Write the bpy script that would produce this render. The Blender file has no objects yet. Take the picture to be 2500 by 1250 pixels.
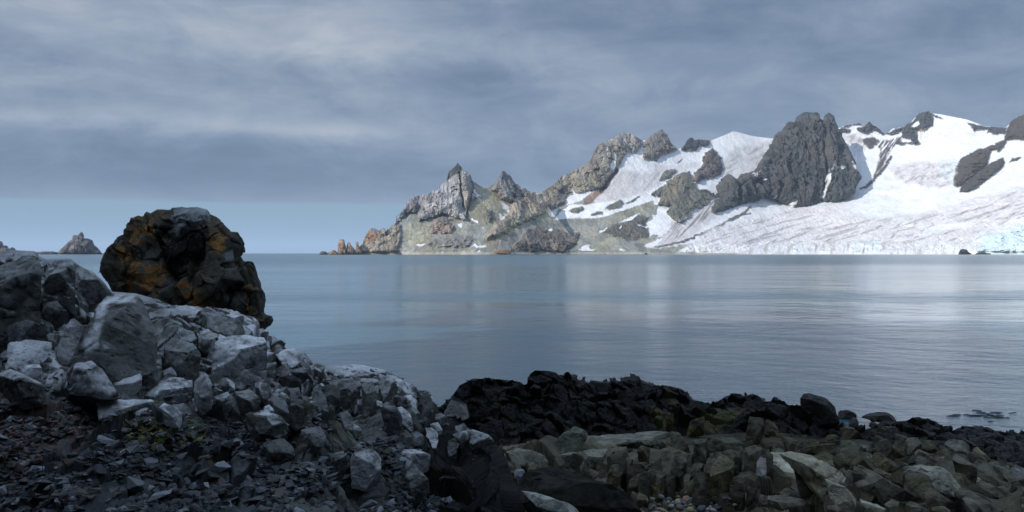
import bpy, bmesh, math, random
import numpy as np
from mathutils import Vector, Matrix
random.seed(5)
scene = bpy.context.scene
COL = scene.collection
R = math.radians
F = 2431.0          # focal length in photo pixels (photo 2500 wide)
HZ = 618.0          # horizon row of the photo
CAMH = 4.0          # eye height above the sea

# ---------------------------------------------------------------- camera
cam_d = bpy.data.cameras.new('camera')
cam_d.sensor_width = 36.0
cam_d.lens = 36.0 * F / 2500.0
cam_d.clip_start = 0.2
cam_d.clip_end = 200000.0
cam_d.shift_y = -(625.0 - HZ) / 2500.0
cam = bpy.data.objects.new('camera', cam_d)
COL.objects.link(cam)
cam.location = (0, 0, CAMH)
cam.rotation_euler = (R(90), 0, 0)
scene.camera = cam

# ---------------------------------------------------------------- sun and sky
SUN_EL = R(25)
SUN_AZ = math.atan2(-0.74, -0.67)      # clockwise from +Y: behind the camera's left shoulder
sd = Vector((math.sin(SUN_AZ) * math.cos(SUN_EL), math.cos(SUN_AZ) * math.cos(SUN_EL), math.sin(SUN_EL)))
sun_d = bpy.data.lights.new('sun', 'SUN')
sun_d.energy = 4.7
sun_d.angle = R(0.5)
sun_d.color = (1.0, 0.95, 0.88)
sun = bpy.data.objects.new('sun', sun_d)
COL.objects.link(sun)
sun.rotation_euler = sd.to_track_quat('Z', 'Y').to_euler()

scene.view_settings.view_transform = 'Standard'
scene.view_settings.look = 'None'
scene.view_settings.exposure = 0.0
scene.view_settings.gamma = 1.0
scene.view_settings.use_curve_mapping = False
scene.cycles.max_bounces = 6
scene.cycles.diffuse_bounces = 3
scene.cycles.glossy_bounces = 3
scene.cycles.volume_bounces = 1
scene.cycles.use_denoising = True

world = bpy.data.worlds.new('World')
scene.world = world
world.use_nodes = True


class N:
    """small node-graph writer"""
    def __init__(s, nt):
        s.nt = nt

    def n(s, t, **k):
        nd = s.nt.nodes.new(t)
        for a, v in k.items():
            setattr(nd, a, v)
        return nd

    def put(s, sock, v):
        if isinstance(v, bpy.types.NodeSocket):
            s.nt.links.new(v, sock)
        else:
            sock.default_value = v

    def m(s, op, a, b=0.0, c=None, clamp=False):
        nd = s.n('ShaderNodeMath', operation=op, use_clamp=clamp)
        s.put(nd.inputs[0], a)
        s.put(nd.inputs[1], b)
        if c is not None:
            s.put(nd.inputs[2], c)
        return nd.outputs[0]

    def comb(s, x, y, z):
        nd = s.n('ShaderNodeCombineXYZ')
        for i, v in enumerate((x, y, z)):
            s.put(nd.inputs[i], v)
        return nd.outputs[0]

    def noise(s, vec, scale, detail=4, rough=0.5, dist=0.0):
        nd = s.n('ShaderNodeTexNoise')
        s.put(nd.inputs['Vector'], vec)
        nd.inputs['Scale'].default_value = scale
        nd.inputs['Detail'].default_value = detail
        nd.inputs['Roughness'].default_value = rough
        nd.inputs['Distortion'].default_value = dist
        return nd.outputs['Fac']

    def ramp(s, fac, pts):
        nd = s.n('ShaderNodeValToRGB')
        e = nd.color_ramp.elements
        while len(e) < len(pts):
            e.new(0.5)
        for el, (p, c) in zip(e, pts):
            el.position = p
            el.color = (*c, 1) if len(c) == 3 else c
        s.put(nd.inputs[0], fac)
        return nd.outputs[0]

    def mix(s, fac, a, b, mode='MIX'):
        nd = s.n('ShaderNodeMix', data_type='RGBA', blend_type=mode)
        s.put(nd.inputs[0], fac)
        for sock, v in ((nd.inputs[6], a), (nd.inputs[7], b)):
            s.put(sock, v if isinstance(v, bpy.types.NodeSocket) else (*v, 1))
        return nd.outputs[2]

    def smooth(s, x, a, b):
        nd = s.n('ShaderNodeMapRange', interpolation_type='SMOOTHSTEP')
        s.put(nd.inputs[0], x)
        nd.inputs[1].default_value = a
        nd.inputs[2].default_value = b
        return nd.outputs[0]


def srgb(r, g, b):
    return tuple(((c / 255) / 12.92 if c / 255 <= 0.04045 else ((c / 255 + 0.055) / 1.055) ** 2.4) for c in (r, g, b))


def build_sky():
    g = N(world.node_tree)
    for nd in list(world.node_tree.nodes):
        world.node_tree.nodes.remove(nd)
    out = g.n('ShaderNodeOutputWorld')
    bg = g.n('ShaderNodeBackground')
    bg.inputs['Strength'].default_value = 0.1
    sky = g.n('ShaderNodeTexSky', sky_type='NISHITA')
    sky.sun_disc = False
    sky.sun_elevation = SUN_EL
    sky.sun_rotation = SUN_AZ
    tc = g.n('ShaderNodeTexCoord')
    sep = g.n('ShaderNodeSeparateXYZ')
    g.put(sep.inputs[0], tc.outputs['Generated'])
    x, y, z = sep.outputs
    az = g.m('MULTIPLY', g.m('ARCTAN2', x, y), 2431 / 1000)     # in thousands of photo pixels near the frame centre
    el = g.m('MULTIPLY', g.m('ARCSINE', z), 2431 / 1000)
    elp = g.m('MAXIMUM', el, 0.0)
    # long flat cloud rolls, thinner towards the horizon
    v = g.comb(g.m('MULTIPLY', az, 1.0), g.m('MULTIPLY', g.m('POWER', elp, 0.8), 3.4), 0.0)
    n1 = g.noise(v, 1.3, 5, 0.5, 0.4)
    v2 = g.comb(g.m('ADD', az, 7.3), g.m('MULTIPLY', elp, 4.5), 2.0)
    n2 = g.noise(v2, 2.1, 6, 0.55, 0.3)
    v3 = g.comb(az, g.m('MULTIPLY', elp, 2.2), 5.0)
    n3 = g.noise(v3, 4.0, 8, 0.62, 0.5)
    val = g.m('ADD', g.m('MULTIPLY', g.m('SUBTRACT', n1, 0.5), 0.42), g.m('MULTIPLY', g.m('SUBTRACT', n2, 0.5), 0.48))
    val = g.m('ADD', val, g.m('MULTIPLY', g.m('SUBTRACT', n3, 0.5), 0.62))
    n4 = g.noise(g.comb(g.m('MULTIPLY', az, 1.6), g.m('MULTIPLY', elp, 4.0), 8.0), 2.2, 7, 0.6, 0.8)
    val = g.m('ADD', val, g.m('MULTIPLY', g.m('SUBTRACT', n4, 0.5), 0.55))
    val = g.m('ADD', val, 0.60)
    # the individual clouds of this sky: (px, py, half width, half height, brightness)
    for (px, py, rx, ry, a) in CLOUDS:
        ax, ey = (px - 1250) / 1000, (618 - py) / 1000
        # straight cloud positions expressed as azimuth / elevation
        th = math.atan(ax * 1000 / F)
        ph = math.asin((ey * 1000 / F) / math.sqrt(1 + (ax * 1000 / F) ** 2 + (ey * 1000 / F) ** 2))
        ca, ce = th * 2.431, ph * 2.431
        dx = g.m('DIVIDE', g.m('SUBTRACT', az, ca), rx / 1000)
        dy = g.m('DIVIDE', g.m('SUBTRACT', g.m('ADD', el, g.m('MULTIPLY', g.m('SUBTRACT', n3, 0.5), 0.05)), ce), ry / 1000)
        r2 = g.m('ADD', g.m('MULTIPLY', dx, dx), g.m('MULTIPLY', dy, dy))
        gs = g.m('EXPONENT', g.m('MULTIPLY', r2, -1.0))
        val = g.m('MULTIPLY_ADD', gs, a, val)
    cloud = g.ramp(val, [(0.0, srgb(80, 96, 122)), (0.3, srgb(100, 118, 145)), (0.55, srgb(125, 141, 165)),
                         (0.78, srgb(151, 164, 182)), (1.0, srgb(180, 187, 197))])
    # clear strip under the cloud base
    edge = g.m('ADD', 0.119, g.m('MULTIPLY', g.m('SUBTRACT', g.noise(g.comb(az, 0, 0), 2.5, 4, 0.5), 0.5), 0.012))
    low = g.ramp(g.m('MULTIPLY', elp, 8.0), [(0.0, srgb(116, 152, 172)), (0.35, srgb(120, 156, 176)), (1.0, srgb(128, 159, 178))])
    fac = g.smooth(g.m('SUBTRACT', el, edge), -0.004, 0.006)
    # the strip closes towards the right, behind the mountains
    right = g.smooth(g.m('ADD', az, g.m('MULTIPLY', n2, 0.2)), -0.15, 0.25)
    fac = g.m('MAXIMUM', fac, right)
    col = g.mix(fac, low, cloud)
    scl = g.n('ShaderNodeVectorMath', operation='SCALE')
    g.put(scl.inputs[0], col)
    # an overcast sky is brighter overhead than at the horizon
    g.put(scl.inputs['Scale'], g.m('MULTIPLY_ADD', g.smooth(z, 0.28, 0.95), 19.0, 10.0))
    fin = g.mix(0.06, scl.outputs[0], sky.outputs[0])
    g.put(bg.inputs['Color'], fin)
    g.put(out.inputs['Surface'], bg.outputs[0])
    world.cycles.sampling_method = 'MANUAL'
    world.cycles.sample_map_resolution = 1024


CLOUDS = [
    (350, 70, 520, 70, 0.16), (820, 60, 330, 80, 0.20), (1000, 110, 260, 45, 0.18), (60, 190, 420, 60, 0.08),
    (330, 285, 380, 26, 0.22), (790, 318, 230, 22, 0.26), (520, 225, 600, 26, 0.06),
    (1170, 215, 180, 55, -0.26), (1150, 20, 230, 30, -0.14), (1650, 40, 520, 60, -0.16), (2250, 90, 450, 70, -0.20),
    (400, 420, 900, 60, -0.27), (1000, 390, 500, 60, -0.07), (1750, 210, 380, 45, 0.10), (2000, 260, 500, 40, 0.05),
    (1600, 130, 420, 30, 0.03), (300, 355, 500, 28, -0.05),
]
build_sky()

# ---------------------------------------------------------------- helpers
def at(px, py, d):
    return ((px - 1250.0) / F * d, d, CAMH - (py - HZ) / F * d)


def _hash(ix, iy, iz, s):
    h = (ix.astype(np.uint32) * np.uint32(374761393) + iy.astype(np.uint32) * np.uint32(668265263)
         + iz.astype(np.uint32) * np.uint32(2147483647 & 1274126177) + np.uint32((s * 2654435761) & 0xffffffff))
    h ^= h >> np.uint32(13)
    h *= np.uint32(1274126177)
    h ^= h >> np.uint32(16)
    h *= np.uint32(2246822519)
    h ^= h >> np.uint32(15)
    return h


def rnd(ix, iy, iz, s):
    return (_hash(ix, iy, iz, s) & np.uint32(0xffffff)).astype(np.float32) / np.float32(16777216.0)


def vnoise(P, s=0):
    """gradient noise in -1..1 for an (n,3) array"""
    fl = np.floor(P)
    i = fl.astype(np.int64)
    f = (P - fl).astype(np.float32)
    u = f * f * f * (f * (f * 6 - 15) + 10)
    out = 0
    for dx in (0, 1):
        wx = u[:, 0] if dx else 1 - u[:, 0]
        for dy in (0, 1):
            wy = u[:, 1] if dy else 1 - u[:, 1]
            for dz in (0, 1):
                wz = u[:, 2] if dz else 1 - u[:, 2]
                h = _hash(i[:, 0] + dx, i[:, 1] + dy, i[:, 2] + dz, s)
                gx = (h & np.uint32(1023)).astype(np.float32) / 511.5 - 1
                gy = ((h >> np.uint32(10)) & np.uint32(1023)).astype(np.float32) / 511.5 - 1
                gz = ((h >> np.uint32(20)) & np.uint32(1023)).astype(np.float32) / 511.5 - 1
                out = out + wx * wy * wz * (gx * (f[:, 0] - dx) + gy * (f[:, 1] - dy) + gz * (f[:, 2] - dz))
    return out * 1.3


def fbm(P, octs=4, s=0, gain=0.5, lac=2.03):
    a, t, o = 1.0, 0.0, 0
    P = P.astype(np.float64)
    for k in range(octs):
        o = o + a * vnoise(P, s + k * 17)
        t += a
        a *= gain
        P = P * lac + 11.3
    return o / t


def ridged(P, octs=5, s=0, gain=0.55, lac=2.07):
    a, t, o = 1.0, 0.0, 0
    P = P.astype(np.float64)
    for k in range(octs):
        o = o + a * (1 - 2.2 * np.abs(vnoise(P, s + k * 31)))
        t += a
        a *= gain
        P = P * lac + 5.7
    return o / t


def cells(P, size, seed=0, rot=None, warp=0.0):
    """cellular lookup: returns F2-F1, per-cell randoms (n,4), offset from the cell's point"""
    Q = P.astype(np.float64)
    if rot is not None:
        Q = Q @ np.array(rot).T
    Q = Q / np.array(size, dtype=np.float64)
    if warp:
        Q = Q + warp * np.stack([vnoise(Q * 1.7 + 3.1 * k, seed + 90 + k) for k in range(3)], 1)
    fl = np.floor(Q)
    base = fl.astype(np.int64)
    fr = (Q - fl).astype(np.float32)
    n = len(Q)
    f1 = np.full(n, 1e9, np.float32)
    f2 = np.full(n, 1e9, np.float32)
    bid = np.zeros((n, 3), np.int64)
    off = np.zeros((n, 3), np.float32)
    for dx in (-1, 0, 1):
        for dy in (-1, 0, 1):
            for dz in (-1, 0, 1):
                ix, iy, iz = base[:, 0] + dx, base[:, 1] + dy, base[:, 2] + dz
                h = _hash(ix, iy, iz, seed)
                ox = fr[:, 0] - dx - (h & np.uint32(1023)).astype(np.float32) / 1023
                oy = fr[:, 1] - dy - ((h >> np.uint32(10)) & np.uint32(1023)).astype(np.float32) / 1023
                oz = fr[:, 2] - dz - ((h >> np.uint32(20)) & np.uint32(1023)).astype(np.float32) / 1023
                d = ox * ox + oy * oy + oz * oz
                c = d < f1
                f2 = np.where(c, f1, np.minimum(f2, d))
                f1 = np.where(c, d, f1)
                bid[c, 0] = ix[c]
                bid[c, 1] = iy[c]
                bid[c, 2] = iz[c]
                off[c, 0] = ox[c]
                off[c, 1] = oy[c]
                off[c, 2] = oz[c]
    r = np.stack([rnd(bid[:, 0], bid[:, 1], bid[:, 2], seed + 101 + k) for k in range(5)], 1)
    return np.sqrt(f2) - np.sqrt(f1), r, off


def facet(P, size, amp, tilt, seed=0, rot=None, warp=0.12, crack=0.5, cw=0.10):
    """broken rock: flat tilted facets with recessed joints; returns displacement, per-facet randoms"""
    e, r, off = cells(P, size, seed, rot, warp)
    d = amp * (r[:, 0] - 0.5) * 2 + tilt * ((r[:, 1] - 0.5) * off[:, 0] + (r[:, 2] - 0.5) * off[:, 1] + (r[:, 3] - 0.5) * off[:, 2]) * 2
    k = np.clip(1 - e / cw, 0, 1)
    return d - crack * k * k, r[:, 4], k


def planes(P, size, amp, tilt, c, seed=0, rot=None, warp=0.12, low=False):
    """continuous broken surface: upper (or lower) envelope of tilted, slightly domed planes; returns displacement and the plane's random"""
    Q = P.astype(np.float64)
    if rot is not None:
        Q = Q @ np.array(rot).T
    Q = Q / np.array(size, dtype=np.float64)
    if warp:
        Q = Q + warp * np.stack([vnoise(Q * 1.7 + 3.1 * k, seed + 90 + k) for k in range(3)], 1)
    fl = np.floor(Q)
    base = fl.astype(np.int64)
    fr = (Q - fl).astype(np.float32)
    best = np.full(len(Q), -1e9, np.float32)
    rid = np.zeros(len(Q), np.float32)
    sg = -1.0 if low else 1.0
    for dx in (-1, 0, 1):
        for dy in (-1, 0, 1):
            for dz in (-1, 0, 1):
                h = _hash(base[:, 0] + dx, base[:, 1] + dy, base[:, 2] + dz, seed)
                h2 = _hash(base[:, 0] + dx, base[:, 1] + dy, base[:, 2] + dz, seed + 777)
                m_ = np.uint32(1023)
                ox = fr[:, 0] - dx - (h & m_).astype(np.float32) / 1023
                oy = fr[:, 1] - dy - ((h >> np.uint32(10)) & m_).astype(np.float32) / 1023
                oz = fr[:, 2] - dz - ((h >> np.uint32(20)) & m_).astype(np.float32) / 1023
                ga = (h2 & m_).astype(np.float32) / 511.5 - 1
                gb = ((h2 >> np.uint32(10)) & m_).astype(np.float32) / 511.5 - 1
                gc = ((h2 >> np.uint32(20)) & m_).astype(np.float32) / 511.5 - 1
                f = amp * ga * gb * 1.6 + sg * tilt * (ga * ox + gb * oy + gc * oz) * 0.8 - c * (ox * ox + oy * oy + oz * oz)
                b = f > best
                best = np.where(b, f, best)
                rid = np.where(b, (h2 >> np.uint32(4) & m_).astype(np.float32) / 1023, rid)
    return (best + c * 0.35) * sg, rid


def ss(x, a, b):
    t = np.clip((x - a) / (b - a), 0, 1)
    return t * t * (3 - 2 * t)


def poly_sd(X, Y, poly):
    """signed distance to polygon, positive inside"""
    n = len(X)
    poly = np.array(poly, float)
    x0, y0 = poly.min(0) - 40
    x1, y1 = poly.max(0) + 40
    sel = np.nonzero((X > x0) & (X < x1) & (Y > y0) & (Y < y1))[0]
    out = np.full(n, -1e3)
    if len(sel) == 0:
        return out
    xs, ys = X[sel], Y[sel]
    best = np.full(len(sel), 1e18)
    ins = np.zeros(len(sel), bool)
    m = len(poly)
    for i in range(m):
        ax, ay = poly[i]
        bx, by = poly[(i + 1) % m]
        ex, ey = bx - ax, by - ay
        wx, wy = xs - ax, ys - ay
        t = np.clip((wx * ex + wy * ey) / max(ex * ex + ey * ey, 1e-9), 0, 1)
        best = np.minimum(best, (wx - t * ex) ** 2 + (wy - t * ey) ** 2)
        c = ((ay > ys) != (by > ys))
        if abs(ey) > 1e-12:
            xi = ax + (ys - ay) / ey * ex
            ins ^= c & (xs < xi)
    out[sel] = np.where(ins, 1, -1) * np.sqrt(best)
    return out


def line_d(X, Y, pts):
    best = np.full(len(X), 1e18)
    for (ax, ay), (bx, by) in zip(pts[:-1], pts[1:]):
        ex, ey = bx - ax, by - ay
        wx, wy = X - ax, Y - ay
        t = np.clip((wx * ex + wy * ey) / max(ex * ex + ey * ey, 1e-9), 0, 1)
        best = np.minimum(best, (wx - t * ex) ** 2 + (wy - t * ey) ** 2)
    return np.sqrt(best)


def blur(A, k, it=2):
    for _ in range(it):
        for ax in (0, 1):
            n = A.shape[ax]
            kk = min(k, n // 2 - 1)
            if kk < 1:
                continue
            pad = [(0, 0), (0, 0)]
            pad[ax] = (kk, kk)
            B = np.cumsum(np.pad(A, pad, mode='reflect', reflect_type='odd'), axis=ax)
            z = np.zeros_like(np.take(B, [0], axis=ax))
            B = np.concatenate([z, B], axis=ax)
            w = 2 * kk + 1
            A = (np.take(B, range(w, w + n), axis=ax) - np.take(B, range(0, n), axis=ax)) / w
    return A


def grid_normals(G):
    du = np.gradient(G, axis=1)
    dv = np.gradient(G, axis=0)
    n = np.cross(du, dv)
    n /= np.linalg.norm(n, axis=2, keepdims=True) + 1e-12
    return n


def mesh_from(name, V, Fq, col=None, smooth=False):
    me = bpy.data.meshes.new(name)
    V = np.ascontiguousarray(V, np.float32)
    Fq = np.ascontiguousarray(Fq, np.int32)
    k = Fq.shape[1]
    me.vertices.add(len(V))
    me.vertices.foreach_set('co', V.ravel())
    me.loops.add(Fq.size)
    me.loops.foreach_set('vertex_index', Fq.ravel())
    me.polygons.add(len(Fq))
    me.polygons.foreach_set('loop_start', np.arange(0, Fq.size, k, dtype=np.int32))
    me.polygons.foreach_set('loop_total', np.full(len(Fq), k, np.int32))
    me.polygons.foreach_set('use_smooth', np.full(len(Fq), smooth))
    me.update(calc_edges=True)
    if col is not None:
        set_col(me, col)
    return me


def set_col(me, col):
    a = me.color_attributes.new('albedo', 'FLOAT_COLOR', 'POINT')
    c = np.ones((len(me.vertices), 4), np.float32)
    c[:, :3] = np.clip(col, 0.004, 0.9)
    a.data.foreach_set('color', c.ravel())


def grid_faces(nr, nc):
    i = np.arange(nr - 1)[:, None] * nc + np.arange(nc - 1)[None, :]
    i = i.ravel()
    return np.stack([i, i + 1, i + nc + 1, i + nc], 1)


def link(name, me, mat, parent=None):
    o = bpy.data.objects.new(name, me)
    COL.objects.link(o)
    if mat is not None and len(me.materials) == 0:
        me.materials.append(mat)
    if parent is not None:
        o.parent = parent
    return o


def tag(o, label=None, cat=None, group=None, kind=None):
    if label:
        o['label'] = label
    if cat:
        o['category'] = cat
    if group:
        o['group'] = group
    if kind:
        o['kind'] = kind
    return o


# ---------------------------------------------------------------- materials
def rock_mat(name, s1, s2, bump=0.4, dist=0.02, rough=0.85, var=0.5, spec=0.3, s3=None):
    """reads the mesh's own albedo, breaks it up with grain, relief by noise; s1/s2 are noise scales per metre"""
    m = bpy.data.materials.new(name)
    m.use_nodes = True
    g = N(m.node_tree)
    b = m.node_tree.nodes['Principled BSDF']
    at_ = g.n('ShaderNodeAttribute', attribute_name='albedo')
    geo = g.n('ShaderNodeNewGeometry')
    p = geo.outputs['Position']
    n1 = g.noise(p, s1, 6, 0.65)
    n2 = g.noise(p, s2, 5, 0.7)
    k = g.m('ADD', g.m('MULTIPLY', n1, 0.6), g.m('MULTIPLY', n2, 0.4))
    k = g.m('MULTIPLY_ADD', g.m('SUBTRACT', k, 0.5), var * 4, 1.0)
    k = g.m('MAXIMUM', k, 0.25)
    v = g.n('ShaderNodeVectorMath', operation='SCALE')
    g.put(v.inputs[0], at_.outputs['Color'])
    g.put(v.inputs['Scale'], k)
    g.put(b.inputs['Base Color'], v.outputs[0])
    b.inputs['Roughness'].default_value = rough
    b.inputs['Specular IOR Level'].default_value = spec
    bp = g.n('ShaderNodeBump')
    bp.inputs['Strength'].default_value = bump
    bp.inputs['Distance'].default_value = dist
    g.put(bp.inputs['Height'], g.m('ADD', n1, g.m('MULTIPLY', n2, 0.5)))
    g.put(b.inputs['Normal'], bp.outputs[0])
    return m


M_FAR = rock_mat('mountain_rock', 0.02, 0.09, 0.6, 12.0, 0.9, 0.28, 0.1)
M_ROCK = rock_mat('shore_rock', 5.0, 34.0, 0.8, 0.035, 0.85, 0.6, 0.10)
M_WEED = rock_mat('weedy_rock', 6.0, 30.0, 0.6, 0.03, 0.5, 0.6, 0.09)


def stone_mat(name, cols, s1=12.0, rough=0.75, bump=0.4):
    """each stone takes its own colour by its random number"""
    m = bpy.data.materials.new(name)
    m.use_nodes = True
    g = N(m.node_tree)
    b = m.node_tree.nodes['Principled BSDF']
    oi = g.n('ShaderNodeObjectInfo')
    n = len(cols)
    rp = g.n('ShaderNodeValToRGB')
    rp.color_ramp.interpolation = 'CONSTANT'
    e = rp.color_ramp.elements
    while len(e) < n:
        e.new(0.5)
    for i, c in enumerate(cols):
        e[i].position = i / n
        e[i].color = (*c, 1)
    g.put(rp.inputs[0], oi.outputs['Random'])
    tc = g.n('ShaderNodeTexCoord')
    geo = g.n('ShaderNodeNewGeometry')
    n1 = g.noise(geo.outputs['Position'], s1, 6, 0.7)
    k = g.m('MAXIMUM', g.m('MULTIPLY_ADD', g.m('SUBTRACT', n1, 0.5), 1.8, 1.0), 0.3)
    v = g.n('ShaderNodeVectorMath', operation='SCALE')
    g.put(v.inputs[0], rp.outputs[0])
    g.put(v.inputs['Scale'], k)
    g.put(b.inputs['Base Color'], v.outputs[0])
    b.inputs['Roughness'].default_value = rough
    b.inputs['Specular IOR Level'].default_value = 0.12
    bp = g.n('ShaderNodeBump')
    bp.inputs['Strength'].default_value = bump
    bp.inputs['Distance'].default_value = 0.02
    g.put(bp.inputs['Height'], n1)
    g.put(b.inputs['Normal'], bp.outputs[0])
    return m


def water_mat():
    m = bpy.data.materials.new('sea_water')
    m.use_nodes = True
    g = N(m.node_tree)
    b = m.node_tree.nodes['Principled BSDF']
    geo = g.n('ShaderNodeNewGeometry')
    sep = g.n('ShaderNodeSeparateXYZ')
    g.put(sep.inputs[0], geo.outputs['Position'])
    x, y, _ = sep.outputs
    # wind streaks: wide bands of calmer and rougher water, log spaced away from the shore
    ly = g.m('LOGARITHM', g.m('MAXIMUM', y, 5.0), 2.718)
    band = g.noise(g.comb(g.m('MULTIPLY', g.m('DIVIDE', x, g.m('MAXIMUM', y, 5.0)), 1.1), g.m('MULTIPLY', ly, 2.2), 0.0), 2.6, 4, 0.55, 0.3)
    patch = g.noise(g.comb(g.m('MULTIPLY', x, 0.002), g.m('MULTIPLY', y, 0.008), 0.0), 1.5, 4, 0.6)
    # calm lanes mirror the snow, rippled lanes show the higher sky
    wob = g.m('MULTIPLY', g.m('SUBTRACT', g.noise(g.comb(g.m('MULTIPLY', g.m('DIVIDE', x, g.m('MAXIMUM', y, 5.0)), 4.0), ly, 4.0), 1.2, 4, 0.6), 0.5), 0.35)
    lw = g.m('ADD', ly, wob)
    lane = g.m('MULTIPLY', g.smooth(lw, 4.52, 4.72), g.smooth(lw, 6.1, 5.6))
    lane2 = g.m('MULTIPLY', g.smooth(lw, 3.95, 4.15), g.smooth(lw, 4.5, 4.36))
    calm = g.m('MAXIMUM', lane, lane2)
    calm = g.m('MULTIPLY', calm, g.m('MULTIPLY_ADD', band, 0.8, 0.45), clamp=True)
    far = g.smooth(ly, 3.4, 5.5)
    rough = g.m('MULTIPLY_ADD', far, 0.05, 0.07)
    rough = g.m('MULTIPLY_ADD', g.m('SUBTRACT', 1.0, calm), 0.07, rough)
    g.put(b.inputs['Roughness'], rough)
    b.inputs['Base Color'].default_value = (0.045, 0.115, 0.150, 1)
    b.inputs['IOR'].default_value = 1.333
    b.inputs['Specular IOR Level'].default_value = 0.5
    r1 = g.noise(g.comb(x, g.m('MULTIPLY', y, 1.5), 0.0), 4.5, 5, 0.65, 0.5)
    r2 = g.noise(g.comb(x, y, 3.0), 1.4, 4, 0.6, 0.4)
    r3 = g.noise(g.comb(g.m('MULTIPLY', x, 0.8), y, 7.0), 0.25, 4, 0.6, 0.3)
    r4 = g.noise(g.comb(g.m('MULTIPLY', x, 0.8), y, 9.0), 0.09, 4, 0.6, 0.3)
    fine = g.m('SUBTRACT', 1.0, g.m('MULTIPLY', g.smooth(ly, 3.6, 5.2), 0.6))
    h = g.m('ADD', g.m('MULTIPLY', g.m('MULTIPLY', r1, fine), 0.024), g.m('ADD', g.m('MULTIPLY', g.m('MULTIPLY', r2, fine), 0.055), g.m('MULTIPLY', g.m('ADD', g.m('MULTIPLY', r3, 0.34), g.m('MULTIPLY', r4, 0.9)), g.m('MULTIPLY_ADD', g.smooth(ly, 3.2, 4.6), 0.7, 0.3))))
    bp = g.n('ShaderNodeBump')
    bp.inputs['Distance'].default_value = 1.0
    g.put(bp.inputs['Strength'], g.m('MULTIPLY_ADD', g.m('SUBTRACT', 1.0, calm), 0.85, 0.20))
    g.put(bp.inputs['Height'], h)
    g.put(b.inputs['Normal'], bp.outputs[0])
    return m


# ---------------------------------------------------------------- sea
def build_sea():
    # rings of quads that grow with distance: one sheet out to the horizon
    S = 90000.0
    xs = np.array([-S, -6000, -800, -60, 0, 60, 800, 6000, S])
    ys = np.array([-200.0, 0, 20, 60, 200, 800, 3000, 9000, S])
    V = np.array([(a, b, 0.0) for b in ys for a in xs])
    o = link('sea', mesh_from('sea', V, grid_faces(len(ys), len(xs))), water_mat())
    tag(o, kind='structure')


build_sea()
# ---------------------------------------------------------------- far shore
# coordinates below were read off enlarged parts of the photo
def z6(p): return [(780 + a / 4.03, 380 + b / 4.03) for a, b in p]
def z7(p): return [(1300 + a / 3.677, 300 + b / 3.677) for a, b in p]
def z8(p): return [(1800 + a / 3.206, 250 + b / 3.206) for a, b in p]

C_PALE = (0.33, 0.325, 0.325)
C_GREY = (0.17, 0.17, 0.17)
C_SCREE = (0.25, 0.25, 0.222)
C_GREEN = (0.30, 0.285, 0.20)
C_OCHRE = (0.38, 0.31, 0.20)
C_RUST = (0.33, 0.19, 0.11)
C_DARK = (0.075, 0.08, 0.085)
C_SNOW = (0.70, 0.715, 0.735)
C_DIRTY = (0.52, 0.49, 0.49)
C_ICE = (0.60, 0.74, 0.78)
C_BEACH = (0.34, 0.33, 0.28)


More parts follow.
